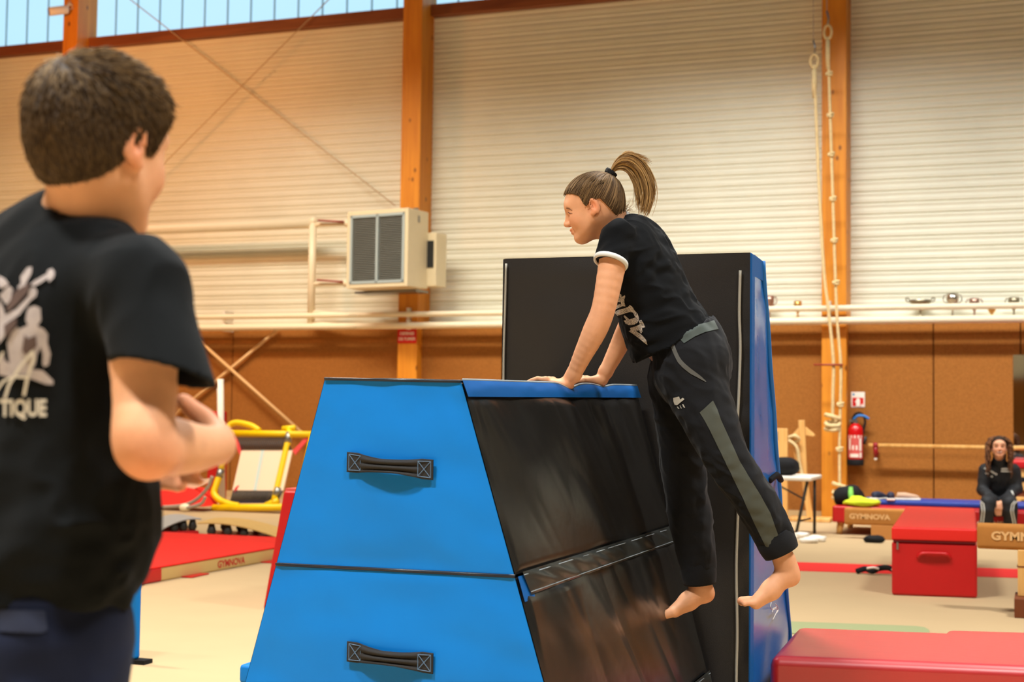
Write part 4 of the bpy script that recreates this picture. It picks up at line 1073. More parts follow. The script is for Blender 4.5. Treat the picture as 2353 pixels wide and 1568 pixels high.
# ================================================================== UPRIGHT BLACK WEDGE MAT
YM = YB+.07
wx0 = onY(1157, 620, YM).x; wx1 = onY(1723, 900, YM).x; wz = onY(1722, 582, YM).z; wz0 = onY(1163, 596, YM).z
pb1 = onX(1750, 588, wx1); pb2 = onX(1811, 1450, wx1)
sl = (pb2.y-pb1.y)/(pb1.z-pb2.z); yb0 = pb2.y+sl*pb2.z
wm = thing('wedge_mat', 'black faced wedge mat with a blue side, standing upright behind the girl', 'mat', Vector(((wx0+wx1)/2, (YM+yb0)/2, 0)))
b = MB(); i_ = .006
b.hexa([(wx0+i_, YM+i_, 0), (wx1-i_, YM+i_, 0), (wx1-i_, yb0-i_, 0), (wx0+i_, yb0-i_, 0), (wx0+i_, YM+i_, wz0-i_), (wx1-i_, YM+i_, wz-i_), (wx1-i_, pb1.y-i_, wz-.012), (wx0+i_, pb1.y-i_, wz0-.012)]); core = b.build('foam', m_blkm, wm)
V3 = Vector
panel('front_cover', V3((wx0, YM, 0)), V3((wx1, YM, 0)), V3((wx1, YM, wz)), V3((wx0, YM, wz0)), lambda u, v: .003*vn(u*3, v*5, 2)+.0018*vn(u*9, v*16, 3)+.006*np.sin(math.pi*u)+.004*vn(1+0*u, v*34, 3)*(u > .95), 60, 90, M('black_cover', C(38, 36, 35), rough=.42, spec=.45, bump=.12, bscale=350), wm)
panel('side_cover', V3((wx1, YM, 0)), V3((wx1, yb0, 0)), V3((wx1, pb1.y, wz-.006)), V3((wx1, YM, wz)), lambda u, v: .006*vn(u*2.2+v*3, v*9-u*2, 11)+.003*vn(u*4, v*22, 2), 24, 90, M('blue_gloss', C(30, 104, 184), rough=.22, spec=.55, var=.06, vscale=3), wm)
panel('side_cover', V3((wx0, yb0, 0)), V3((wx0, YM, 0)), V3((wx0, YM, wz0)), V3((wx0, pb1.y, wz0)), lambda u, v: 0, 4, 10, m_blue, wm)
panel('top_cover', V3((wx0, YM, wz0)), V3((wx1, YM, wz)), V3((wx1, pb1.y, wz-.006)), V3((wx0, pb1.y, wz0)), lambda u, v: .002*vn(u*12, v*3), 30, 6, m_blk, wm)
b = MB(); b.hexa([(wx1-.002, YM-.002, 0), (wx1+.006, YM-.002, 0), (wx1+.006, YM+.055, 0), (wx1-.002, YM+.055, 0), (wx1-.002, YM-.002, wz), (wx1+.006, YM-.002, wz), (wx1+.006, YM+.055, wz-.002), (wx1-.002, YM+.055, wz-.002)]); b.build('edge_band', m_bluedk, wm, bevel=.002)
b = MB(); b.hexa([(wx1-.002, YM+.05, wz-.075), (wx1+.005, YM+.05, wz-.075), (wx1+.005, pb1.y+.02, wz-.075), (wx1-.002, pb1.y+.02, wz-.075), (wx1-.002, YM+.05, wz), (wx1+.005, YM+.05, wz), (wx1+.005, pb1.y, wz-.006), (wx1-.002, pb1.y, wz-.006)]); b.build('edge_band', m_bluedk, wm)
pp_ = [V3((wx1+.004, yb0+(pb1.y-yb0)*t+.006*math.sin(t*38), t*(wz-.006))) for t in np.linspace(0, 1, 50)]
b = MB(); b.tube(pp_, .010, 6); b.build('edge_piping', M('piping_blue', C(10, 112, 190), rough=.5), wm, smooth=True)
m_zip = M('zip_grey', C(176, 172, 160), rough=.5)
def zipline(px, w_):
    pts = [onY(x, y, YM-.012) for x, y in px]; q = MB(); q.tube(spline(pts, 5), w_, 6); return q.build('zip', m_zip, wm, smooth=True)
zipline([(1163, 606), (1161, 700), (1158, 800), (1157, 900), (1156, 1100), (1158, 1400), (1158, 1700)], .0040)
zipline([(1701, 622), (1699, 720), (1701, 800), (1698, 900), (1694, 1000), (1696, 1150), (1692, 1300), (1694, 1450), (1692, 1560), (1692, 1760)], .0052)
hp = onX(1776, 1104, wx1+.006)
b = MB(); b.tube(spline([hp+V3((.0, -.07, .0)), hp+V3((.02, -.03, .02)), hp+V3((.024, .03, .0)), hp+V3((.0, .07, .02))], 5), .011, 8); b.build('handle', m_blkm, wm, smooth=True)
b = MB()
for st in (((1772, 1385), (1770, 1396), (1776, 1402), (1783, 1396), (1782, 1388)), ((1774, 1408), (1778, 1398), (1786, 1402), (1780, 1416), (1776, 1424)), ((1784, 1390), (1788, 1402), (1782, 1412))):
    b.tube(spline([onX(x, y, wx1+.012) for x, y in st], 4), .0016, 4)
b.build('chalk_scribble', m_white, wm)

# ================================================================== PEOPLE
nv = lambda v: arr(v)/np.linalg.norm(arr(v))
SKIN = dict(lips=arr((.52, .20, .16)), red=arr((.60, .24, .16)))
m_skin = M('skin', C(214, 160, 122), rough=.55, spec=.3, tint=True, var=.05, vscale=30, bump=.05, bscale=400, sss=.12)
m_hair = M('hair', C(90, 66, 44), rough=.6, spec=.18, tint=True)

class Head:
    def __init__(s, c, f, u, k=1.0, zs=1.0):
        s.zs = zs
        s.c = arr(c); s.f = nv(f); u = arr(u)-s.f*(arr(u)@s.f); s.u = nv(u); s.l = np.cross(s.u, s.f); s.k = k; s.A = [s.f, s.l, s.u]
    def T(s, x, y, z): return s.c+s.k*(x*s.f+y*s.l+(z*s.zs if z < 0 else z)*s.u)
    def inv(s, p):
        d = (np.asarray(p)-s.c)/s.k; z = d@s.u; return np.stack([d@s.f, d@s.l, np.where(z < 0, z/s.zs, z)], -1)
    def add(s, F, closed_eyes=False, smile=0.0):
        k = s.k; T = s.T; r = lambda *q: [k*v for v in q]
        F.add(ell(T(-.010, 0, .030), r(.095, .074, .080), s.A), .02)
        F.add(ell(T(.030, 0, -.028), r(.053, .057, .076), s.A), .03*k)
        F.add(ell(T(-.036, 0, -.008), r(.062, .063, .066), s.A), .02*k)
        for y in (-1, 1):
            F.add(cone(T(.0, y*.050, -.050), T(.058, y*.014, -.094), .016*k, .015*k), .03*k)
            F.add(ell(T(.052, y*.034, -.034), r(.026, .022, .026), s.A), .02*k)
        F.add(ell(T(.064, 0, -.096), r(.017, .020, .014), s.A), .018*k)
        F.add(ell(T(.072, 0, .022), r(.014, .046, .020), s.A), .02*k)
        for y in (-1, 1):
            F.add(ell(T(.090, y*.032, -.004), r(.014, .017, .011), s.A), .014*k, 's')
            F.add(ell(T(.0655, y*.032, -.003), r(.0135, .0155, .0125), s.A), .004*k)
        F.add(cone(T(.082, 0, .004), T(.0975, 0, -.030), .0065*k, .0085*k), .012*k)
        F.add(ell(T(.0960, 0, -.034), r(.010, .0105, .0085), s.A), .008*k)
        for y in (-1, 1): F.add(ell(T(.089, y*.0115, -.037), r(.010, .007, .0065), s.A), .006*k)
        F.add(ell(T(.0845, 0, -.0595), r(.0085, .021+smile*.006, .0058), s.A), .006*k)
        F.add(ell(T(.0815, 0, -.0705), r(.0090, .019+smile*.004, .0062), s.A), .006*k)
        F.add(ell(T(.092, 0, -.0645), r(.008, .024, .0012), s.A), .003*k, 's')
        for y in (-1, 1):
            e1 = nv(s.f*.25+s.u*.97); e0 = nv(np.cross(s.l, e1))
            ax = [nv(s.f*.95-s.u*.25), nv(s.l*y*.9-s.f*.2), e1]
            F.add(ell(T(-.016, y*.076, -.010), r(.0155, .0058, .0285), ax), .006*k)
            F.add(ell(T(-.011, y*.0825, -.006), r(.0095, .0075, .018), ax), .003*k, 's')
            F.add(ell(T(-.006, y*.074, -.034), r(.009, .006, .010), s.A), .005*k)
    def tint(s, V, base):
        q = s.inv(V); c = np.tile(arr(base), (len(V), 1)); g = lambda x, y, z, rx, ry, rz: np.exp(-(((q[:, 0]-x)/rx)**2+((np.abs(q[:, 1])-y)/ry)**2+((q[:, 2]-z)/rz)**2))
        def mix(wt, col):
            nonlocal c
            wt = np.clip(wt, 0, 1)[:, None]; c = c*(1-wt)+arr(col)*wt
        mix(.40*g(.062, .040, -.036, .03, .022, .022), arr(base)*arr((1.0, .62, .55)))
        mix(.75*g(-.014, .078, -.012, .022, .012, .035), arr(base)*arr((1.0, .62, .50)))
        mix(.9*g(.089, 0, -.0605, .010, .022, .0055)+.9*g(.087, 0, -.0695, .010, .019, .006), arr(base)*arr((.86, .45, .42)))
        mix(.35*g(.10, 0, -.034, .012, .012, .01), arr(base)*arr((1.0, .7, .6)))
        mix(.25*g(.078, .032, -.004, .015, .02, .012), arr(base)*arr((.8, .62, .6)))
        return c

OCC = ((-.036, 0, -.008), (.062, .063, .066))
def hairline(xs, zs): return lambda q: q[..., 2]-np.interp(q[..., 0], xs, zs)
def cap_prim(H, grow, line, c=(-.010, 0, .030), r=(.095, .074, .080)):
    R = [H.k*v+grow for v in r]; cc = H.T(*c); base = ell(cc, R, H.A); occ = ell(H.T(*OCC[0]), [H.k*v+grow for v in OCC[1]], H.A)
    def fn(X, Y, Z):
        a_, b_ = base[0](X, Y, Z), occ[0](X, Y, Z); h_ = np.clip(.5+.5*(b_-a_)/.02, 0, 1); d = b_*(1-h_)+a_*h_-.02*h_*(1-h_)
        dx, dy, dz = (X-H.c[0])/H.k, (Y-H.c[1])/H.k, (Z-H.c[2])/H.k
        qx = dx*H.f[0]+dy*H.f[1]+dz*H.f[2]; qz = dx*H.u[0]+dy*H.u[1]+dz*H.u[2]
        return np.maximum(d, (np.interp(qx, line[0], line[1])-qz)*H.k*.8)
    return (fn, np.minimum(base[1], occ[1]), np.maximum(base[2], occ[2]))
def cap_point(H, n, grow, c=(-.010, 0, .030), r=(.095, .074, .080)):
    # n: unit directions in head axes -> points on the grown cranium (head axes)
    o = arr((-.012, 0, .012)); n = np.asarray(n, float); t0 = np.zeros(n.shape[:-1]); t1 = t0+.2
    R = arr(r)+grow; R2 = arr(OCC[1])+grow
    for _ in range(22):
        t = (t0+t1)/2; p = o+n*t[..., None]
        def ed(q_, R_):
            k0 = np.sqrt(((q_/R_)**2).sum(-1))+1e-9; return k0*(k0-1)/(np.sqrt(((q_/R_**2)**2).sum(-1))+1e-9)
        a_, b_ = ed(p-arr(c), R), ed(p-arr(OCC[0]), R2); h_ = np.clip(.5+.5*(b_-a_)/.02, 0, 1)
        ins = b_*(1-h_)+a_*h_-.02*h_*(1-h_) < 0
        t0 = np.where(ins, t, t0); t1 = np.where(ins, t1, t)
    return o+n*t0[..., None]
def to_world(H, q): return H.c+H.k*(q[..., 0:1]*H.f+q[..., 1:2]*H.l+q[..., 2:3]*H.u)

def finish(name, F, mat, parent, tint=None, smooth=2, orig=None):
    me, V = F.mesh(name, smooth)
    if tint is not None: set_tint(me, tint(V))
    return link_mesh(name, me, mat, parent, True)
def box_of(pts, pad):
    a = arr([tuple(p) for p in pts]); return a.min(0)-pad, a.max(0)+pad
def spline5(pts, n):
    out = []
    for i in range(len(pts)-1):
        p0, p1, p2, p3 = pts[max(i-1, 0)], pts[i], pts[i+1], pts[min(i+2, len(pts)-1)]
        for j in range(n):
            t = j/n; out.append(.5*((2*p1)+(p2-p0)*t+(2*p0-5*p1+4*p2-p3)*t*t+(3*p1-p0-3*p2+p3)*t**3))
    return out+[pts[-1]]
def add_chain(F, pts, k):
    s_ = [tuple(v) for v in spline([Vector((*a, r)) for a, r in pts], 4)]
    for i, (a, b_) in enumerate(zip(s_[:-1], s_[1:])): F.add(cone(a[:3], b_[:3], a[3], b_[3]), k if i == 0 else .004)
def add_loft(F, st, wide, k):
    s_ = [tuple(v) for v in spline5([arr((*a, w1, t1)) for a, w1, t1 in st], 3)]
    for i, (a, b_) in enumerate(zip(s_[:-1], s_[1:])): F.add(econ(a[:3], b_[:3], (a[3], a[4]), (b_[3], b_[4]), wide), k if i == 0 else .012)
def hair_cols(n, c1, c2, seed=0, p=1.0):
    rs = np.random.RandomState(seed); t = rs.rand(n, 1)**p; return arr(c1)[None]*(1-t)+arr(c2)[None]*t

# ------------------------------------------------------------------ THE GIRL ON THE BOX
YV = (0, 1, 0)
g_lo, g_hi = box_of([P(x, y, d) for x in (1200, 1848) for y in (375, 1440) for d in (4.10, 4.72)], .01)
girl = thing('person', 'girl in black t-shirt and joggers with a ponytail, leaping hands on the blue box', 'person', Vector(P(1600, 1420, 4.38)))
base_g = arr(C(226, 166, 126)[:3])
fw = nv(Vector((-.988, -.14, 0)))*math.cos(math.radians(15))+arr((0, 0, -math.sin(math.radians(15))))
up = arr((0, 0, 1))
HG = Head((0, 0, 0), fw, up, .93, .90)
HG.c = arr(P(1366, 475, 4.275))-HG.k*(-.015*HG.f+.076*HG.l-.012*HG.u)
F = Field(g_lo, g_hi, .0034)
HG.add(F)
nb = arr(P(1432, 528, 4.36))
F.add(cone(HG.T(-.028, 0, -.045), nb, .042, .050), .025)
F.add(cone(HG.T(.0, 0, -.055), arr(P(1410, 535, 4.355)), .030, .040), .025)
add_loft(F, [(P(1440, 545, 4.36), .10, .05), (P(1462, 580, 4.36), .13, .07), (P(1490, 660, 4.36), .125, .085), (P(1530, 760, 4.36), .11, .08), (P(1585, 830, 4.36), .14, .10)], YV, .03)
armL = [(P(1416, 556, 4.23), .044), (P(1401, 640, 4.20), .0385), (P(1386, 712, 4.185), .0345), (P(1366, 762, 4.19), .0345), (P(1340, 815, 4.21), .0275), (P(1318, 862, 4.235), .0215)]
armR = [(P(1484, 556, 4.50), .044), (P(1470, 650, 4.53), .037), (P(1449, 735, 4.54), .0335), (P(1432, 775, 4.545), .031), (P(1408, 824, 4.55), .0255), (P(1391, 856, 4.55), .021)]
add_chain(F, armL, .012); add_chain(F, armR, .012)
def hand(F, wrist, heel, kn, side, zl):
    # flat hand pressed on the top, fingers along -X; side=+1: thumb towards +Y
    wrist, heel, kn = arr(wrist), arr(heel), arr(kn)
    F.add(cone(wrist, heel+arr((0, 0, .006)), .0215, .019), .012)
    F.add(econ(heel, kn, (.030, .0155), (.037, .0105), YV), .012)
    F.add(ell(heel+arr((-.012, side*.018, -.002)), (.030, .014, .014)), .01)
    L_ = [.066, .076, .070, .054]; off = [.030, .0105, -.010, -.0295]
    for i in range(4):
        o_ = off[i]*side; b0 = kn+arr((.006-.004*abs(i-1), o_, .001)); fan = o_*.25
        m1 = b0+arr((-L_[i]*.45, fan*.5, .004)); m2 = b0+arr((-L_[i]*.76, fan*.8, -.001)); tp_ = b0+arr((-L_[i], fan, -.006))
        F.add(cone(b0, m1, .0090, .0078), .006); F.add(cone(m1, m2, .0078, .0070), .003); F.add(cone(m2, tp_, .0070, .0055), .003)
        F.add(ell(b0+arr((0, 0, .004)), (.009, .008, .008)), .006)
    t0 = heel+arr((-.012, side*.024, 0)); t1 = t0+arr((-.034, side*.026, -.001)); t2 = t1+arr((-.028, side*.008, -.004))
    F.add(cone(t0, t1, .0125, .0095), .010); F.add(cone(t1, t2, .0095, .0070), .004)
hand(F, armL[-1][0], P(1301, 885, 4.245), P(1263, 875.5, 4.265), +1, 0)
hand(F, armR[-1][0], P(1383, 875, 4.555), P(1346, 873, 4.575), -1, 0)
legL = [(P(1592, 855, 4.29), .075), (P(1676, 1062, 4.22), .048), (P(1735, 1155, 4.23), .044), (P(1803, 1288, 4.25), .030)]
legR = [(P(1562, 865, 4.46), .075), (P(1570, 1090, 4.50), .048), (P(1590, 1200, 4.50), .044), (P(1608, 1345, 4.50), .030)]
add_chain(F, legL, .02); add_chain(F, legR, .02)
def foot(F, ank, heel, mid, ball, tip, d, side):
    ank, heel, mid, ball, tip = [arr(P(x, y, d)) for x, y in (ank, heel, mid, ball, tip)]
    F.add(cone(ank, heel, .030, .0255), .018)
    F.add(econ(heel*.6+ank*.4, mid, (.028, .030), (.034, .029), YV), .02)
    F.add(econ(mid, ball, (.034, .029), (.042, .0205), YV), .014)
    ax = nv(tip-ball); Lt = np.linalg.norm(tip-ball)
    for i in range(5):
        y_ = side*(.030-.0155*i); l_ = Lt*(1-.11*i); r_ = (.0140, .0105, .0098, .0092, .0088)[i]
        p0 = ball+arr((0, y_, 0)); p1 = p0+ax*l_*.6+arr((0, 0, .002)); p2 = p0+ax*l_+arr((0, 0, -.001))
        F.add(cone(p0, p1, r_*1.15, r_*.9), .008); F.add(cone(p1, p2, r_*.9, r_), .003)
foot(F, (1803, 1292), (1818, 1328), (1772, 1356), (1737, 1385), (1700, 1384), 4.25, +1)
foot(F, (1609, 1348), (1622, 1366), (1582, 1382), (1550, 1405), (1516, 1420), 4.50, -1)
def girl_tint(V):
    c = HG.tint(V, base_g)
    for p_, r_, a_ in [(P(1300, 890, 4.24), .03, .35), (P(1235, 877, 4.27), .03, .25), (P(1700, 1385, 4.25), .03, .35), (P(1822, 1340, 4.25), .03, .3), (P(1515, 1420, 4.5), .03, .35), (P(1630, 1376, 4.5), .03, .3), (P(1386, 722, 4.18), .03, .15)]:
        wt = a_*np.exp(-((V-arr(p_))**2).sum(1)/r_**2)[:, None]; c = c*(1-wt)+base_g*arr((1.0, .60, .50))*wt
    return c
g_body = finish('body', F, m_skin, girl, girl_tint, 1)
gbv = bvh_of(g_body)
# brow, lashes, nostril shade come as small hugging strips
m_brow = M('brow_hair', C(138, 98, 70), rough=.8)
hug('eyebrow', [ribbon2d([(1302, 478), (1308, 479.5), (1315, 484)], [2.2, 3.0, 1.2])], gbv, m_brow, g_body, .0012, 1.5)
hug('eyelashes', [ribbon2d([(1306.5, 488), (1310.5, 491), (1316, 490.5)], [1.6, 1.9, .8])], gbv, M('lash', C(96, 64, 50), rough=.8), g_body, .0012, 1.2)
del F
# hair: cap, combed strands, tie, ponytail
line_g = ([-.12, -.085, -.072, -.058, -.038, -.012, .0, .012, .018, .026, .040, .056, .075, .10], [-.095, -.076, -.056, -.024, .010, .013, .006, -.004, .008, .036, .047, .057, .064, .068])
lo, hi = box_of([HG.T(x, y, z) for x in (-.13, .12) for y in (-.1, .1) for z in (-.12, .14)], .01)
Fh = Field(lo, hi, .003); Fh.add(cap_prim(HG, .0045, line_g), .004)
cap = finish('hair', Fh, m_hair, girl, lambda V: np.tile(arr(C(88, 68, 46)[:3]), (len(V), 1)))
tieW = arr(P(1403, 399, 4.352)); tie = HG.inv(tieW[None])[0]
rs = np.random.RandomState(5); paths = []
cen = arr((-.012, 0, .012))
n = rs.normal(size=(4000, 3)); n /= np.linalg.norm(n, axis=1, keepdims=True); Q = cap_point(HG, n, .005)
Q = Q[Q[:, 2] > np.interp(Q[:, 0], *line_g)-.002][:850]
ts = np.linspace(0, 1, 12)[None, :, None]; d1 = tie-cen
dd = (Q-cen)[:, None]*(1-ts)+d1[None, None]*ts; dd /= np.linalg.norm(dd, axis=2, keepdims=True)
pth = cap_point(HG, dd, .0056); pth = cen+(pth-cen)*(1+.02*rs.rand(len(Q), 1, 1)); pth = pth*(1-ts**6)+tie[None, None]*ts**6
paths = to_world(HG, pth)
strands('hair_strands', paths, np.full(len(paths), .0011), .0010, hair_cols(len(paths), C(80, 60, 40)[:3], C(146, 116, 78)[:3], 1, 1.4), m_hair, cap)
b = MB(); ta = Vector(nv(arr(P(1418, 380, 4.352))-tieW)); s1, s2 = frame_of(ta)
for k_ in range(3): b.tube([Vector(tieW)+ta*(.004*k_-.003)+(s1*math.cos(a)+s2*math.sin(a))*(.0145+.0014*math.sin(a*7+k_)) for a in np.linspace(0, 2*math.pi, 22)[:-1]], .0055, 6, closed=True)
b.build('hair_tie', m_blkm, cap, smooth=True)
inner = [(1404, 400), (1418, 391), (1436, 394), (1450, 412), (1458, 436), (1461, 462), (1462, 482)]
outer = [(1402, 396), (1412, 372), (1432, 354), (1458, 354), (1486, 378), (1502, 415), (1505, 450), (1496, 480), (1488, 498)]
def samp(pts, n):
    s_ = np.array([tuple(v) for v in spline([Vector((x, y)) for x, y in pts], 8)]); L_ = np.r_[0, np.cumsum(np.linalg.norm(np.diff(s_, axis=0), axis=1))]
    return np.stack([np.interp(np.linspace(0, L_[-1], n), L_, s_[:, i]) for i in (0, 1)], 1)
NI = 18; si, so_ = samp(inner, NI), samp(outer, NI); paths = []; rad = []
for k_ in range(330):
    w_ = rs.beta(1.3, 1.1); px = si*(1-w_)+so_*w_
    ln = rs.uniform(.62, 1.0) if rs.rand() < .45 else rs.uniform(.88, 1.03)
    tt = np.linspace(0, ln, NI)*(NI-1); px = np.stack([np.interp(tt, np.arange(NI), px[:, i]) for i in (0, 1)], 1)
    ys = rs.normal()*.013; f_ = np.linspace(0, 1, NI)
    px += (rs.normal(size=2)*4.0)[None]*(f_**1.5)[:, None]+2.2*np.sin(f_*rs.uniform(3, 8)+rs.uniform(0, 6))[:, None]*f_[:, None]*rs.normal(size=2)[None]
    paths.append([tuple(P(px[i, 0], px[i, 1], 4.352+ys*(min(1, .3+f_[i]*2.2)))) for i in range(NI)]); rad.append(rs.uniform(.0009, .0022))
for k_ in range(40):
    e_ = rs.rand(); x1, y1 = 1470+e_*30, 356+e_*22+rs.normal()*5
    pts = samp([(1404, 396), (1420, 366), (1446, 352+rs.normal()*3), (x1, y1)], NI); ys = rs.normal()*.008
    paths.append([tuple(P(pts[i, 0], pts[i, 1], 4.352+ys*i/NI)) for i in range(NI)]); rad.append(.0010)
strands('ponytail', paths, rad, .0004, hair_cols(len(paths), C(112, 82, 50)[:3], C(214, 174, 116)[:3], 2, .9), m_hair, cap)
paths = []
for k_ in range(34):
    y0 = 462+rs.rand()*32; x0 = 1428-(y0-470)*.35; l_ = rs.uniform(10, 34)
    pts = samp([(x0-8, y0-10), (x0, y0), (x0+l_*.4, y0+8+rs.rand()*10), (x0+l_, y0+6+rs.normal()*8)], 12); paths.append([tuple(P(p_[0], p_[1], 4.33+rs.normal()*.0)) for p_ in pts])
strands('nape_wisps', paths, np.full(len(paths), .0008), .0003, hair_cols(len(paths), C(104, 78, 50)[:3], C(168, 132, 86)[:3], 3), m_hair, cap)

# t-shirt
m_tee = M('tee_black', C(15, 17, 20), rough=.92, spec=.12, bump=.12, bscale=600, sheen=.03, var=.08, vscale=14)
lo, hi = box_of([P(x, y, d) for x in (1350, 1660) for y in (490, 845) for d in (4.12, 4.62)], .01)
Fs = Field(lo, hi, .0036)
add_loft(Fs, [(P(1440, 532, 4.36), .085, .052), (P(1459, 565, 4.36), .150, .086), (P(1480, 628, 4.36), .152, .105), (P(1503, 697, 4.36), .146, .112), (P(1545, 786, 4.36), .152, .130), (P(1590, 880, 4.36), .15, .13)], YV, .03)
hemn = Vector(P(1547+45, 785+92, 4.36))-Vector(P(1547, 785, 4.36))
Fs.cut(P(1547, 788, 4.36), hemn)
def sleeve(F, a, b_, ra, rb, r_in):
    dirv = nv(arr(b_)-arr(a)); F.add(clip(cone(a, arr(b_)+dirv*.03, ra, rb), b_, dirv), .022)
sleeve(Fs, P(1421, 545, 4.235), P(1403, 603, 4.205), .052, .0475, 0); sleeve(Fs, P(1478, 548, 4.49), P(1468, 606, 4.52), .052, .0475, 0)
def tee_fold(p):
    d_ = folds(p, Vector(P(1640, 700, 4.36))-Vector(P(1440, 760, 4.36)), .20, .045, .0062)+folds(p, (0, 0, 1), .2, .07, .003, False)
    return d_
Fs.displace(tee_fold)
# neckline opening
Fs.add(cone(HG.T(-.02, 0, -.06), nb+nv(nb-HG.T(-.02, 0, -.06))*.0, .052, .056), .006, 's')
tee = finish('tshirt', Fs, m_tee, girl); tbv = bvh_of(tee); del Fs
m_trim = M('trim_white', C(222, 224, 222), rough=.8)
def ring(name, a, ax, r, h, mat, par, th=.004, ell_=1.0):
    b = MB(); ax = Vector(ax).normalized(); s1, s2 = frame_of(ax, (0, 1, 0)); a = Vector(a)
    prof = [(r, -h/2), (r+th, -h/2), (r+th*1.3, 0), (r+th, h/2), (r, h/2)]; n = 40; m_ = len(prof)
    for rr_, z in prof:
        for k in range(n):
            t = 2*math.pi*k/n; b.v.append(tuple(a+ax*z+s1*math.cos(t)*rr_+s2*math.sin(t)*rr_*ell_))
    for i in range(m_):
        j = (i+1) % m_
        for k in range(n):
            l = (k+1) % n; b.f.append((i*n+k, i*n+l, j*n+l, j*n+k))
    return b.build(name, mat, par, smooth=True)
sd = Vector(P(1403, 603, 4.205))-Vector(P(1421, 545, 4.235))
ring('sleeve_trim', P(1403.5, 602, 4.205), sd, .0455, .014, m_trim, tee, .006)
sd2 = Vector(P(1468, 606, 4.52))-Vector(P(1478, 548, 4.49)); ring('sleeve_trim', P(1468, 605, 4.52), sd2, .0455, .014, m_trim, tee, .006)
ring('collar', Vector(nb)+Vector(nv(HG.T(-.02, 0, -.06)-nb))*.012, Vector(nb)-Vector(HG.T(-.02, 0, -.06)), .052, .012, m_trim, tee, .004)
m_glit = M('sequin_print', C(176, 168, 158), rough=.5, spec=.6, var=.9, vscale=320, detail=2)
def Zc(pts): return [(1390+x/11.2, 660+y/11.2) for x, y in pts]
hug('chest_print', [Zc(p_) for p_ in (
    [(300, 180), (375, 150), (430, 190), (440, 260), (520, 200), (530, 260), (505, 300), (510, 400), (535, 495), (470, 490), (330, 550), (250, 590), (230, 510), (270, 460), (430, 440), (420, 380), (280, 390), (300, 290), (400, 260), (360, 220), (300, 250)],
    [(250, 650), (330, 600), (600, 510), (650, 455), (720, 510), (760, 590), (850, 690), (890, 830), (850, 910), (760, 965), (620, 975), (540, 940), (490, 860), (560, 850), (490, 740), (520, 720), (640, 830), (790, 780), (720, 650), (640, 640), (330, 735)],
    [(880, 870), (940, 845), (1000, 930), (1040, 1030), (960, 1060), (970, 1150), (940, 1195), (880, 1110), (800, 1120), (960, 1230), (1060, 1350), (1100, 1490), (1010, 1420), (860, 1300), (620, 1130), (670, 1110), (650, 1045), (790, 1010), (900, 960)])],
    tbv, m_glit, tee, .0014, 1.6)
# joggers
m_jog = M('jogger_black', C(26, 27, 30), rough=.9, spec=.14, sheen=.06, bump=.1, bscale=500, var=.06, vscale=10)
lo, hi = box_of([P(x, y, d) for x in (1470, 1850) for y in (735, 1345) for d in (4.12, 4.62)], .01)
Ft = Field(lo, hi, .004)
add_loft(Ft, [(P(1560, 765, 4.36), .138, .105), (P(1588, 810, 4.36), .158, .115), (P(1590, 860, 4.36), .16, .110)], YV, .03)
for d_ in (4.29, 4.45): Ft.add(ell(P(1608, 835, d_), (.085, .08, .085)), .04)
tl = [(P(1588, 858, 4.29), .100), (P(1632, 965, 4.24), .082), (P(1674, 1060, 4.22), .064), (P(1735, 1152, 4.23), .063), (P(1778, 1232, 4.25), .058)]
tr_ = [(P(1560, 868, 4.46), .098), (P(1561, 980, 4.48), .074), (P(1571, 1092, 4.50), .070), (P(1588, 1200, 4.50), .067), (P(1604, 1296, 4.50), .056)]
add_chain(Ft, tl, .03); add_chain(Ft, tr_, .02)
Ft.cut(P(1556, 768, 4.36), Vector(P(1556, 768, 4.36))-Vector(P(1600, 855, 4.36)))
def jog_fold(p):
    s = folds(p, Vector(P(1690, 900, 4.3))-Vector(P(1560, 840, 4.3)), .16, .05, .0042)+folds(p, (0, 0, 1), .25, .05, .0035)
    return s
Ft.displace(jog_fold)
for x_, y_, d_, r_ in ((1665, 1085, 4.17, .012), (1650, 895, 4.22, .010)): pass
jog = finish('joggers', Ft, m_jog, girl); jbv = bvh_of(jog); del Ft
def cuff(a, b_, ra, rb):
    b = MB(); a, b_ = Vector(a), Vector(b_); n = 12; pts = [a.lerp(b_, i/n) for i in range(n+1)]
    q = (b_-a).normalized(); s1, s2 = frame_of(q, (0, 1, 0)); K_ = 60; 
    for i, p_ in enumerate(pts):
        t = i/n; r_ = ra+(rb-ra)*t+.004*math.sin(math.pi*t)
        for k in range(K_):
            an = 2*math.pi*k/K_; rr_ = r_+.0008*(k % 2); b.v.append(tuple(p_+s1*math.cos(an)*rr_+s2*math.sin(an)*rr_))
    for i in range(n):
        for k in range(K_):
            l = (k+1) % K_; b.f.append((i*K_+k, i*K_+l, (i+1)*K_+l, (i+1)*K_+k))
    o = b.build('cuff', m_jog, jog, smooth=True); md = o.modifiers.new('s', 'SOLIDIFY'); md.thickness = .005; md.offset = -1
    return o
cuff(P(1774, 1226, 4.25), P(1796, 1270, 4.25), .056, .0535); cuff(P(1603, 1290, 4.50), P(1608, 1342, 4.50), .053, .0505)
m_pan = M('panel_grey', C(74, 78, 70), rough=.9, sheen=.2)
m_wb = M('waist_grey', C(66, 76, 72), rough=.85, sheen=.2)
hug('side_panel', [[(1608, 948), (1622, 936), (1638, 921), (1647, 940), (1656, 965), (1680, 1018), (1700, 1062), (1722, 1098), (1748, 1140), (1770, 1180), (1786, 1225), (1792, 1248), (1762, 1260), (1752, 1240), (1738, 1212), (1714, 1160), (1690, 1110), (1660, 1048), (1632, 990)]], jbv, m_pan, jog, .0022, 5)
hug('waist_panel', [[(1553, 770), (1590, 752), (1640, 737), (1650, 757), (1620, 764), (1596, 774), (1572, 790)]], jbv, m_wb, jog, .0022, 4)
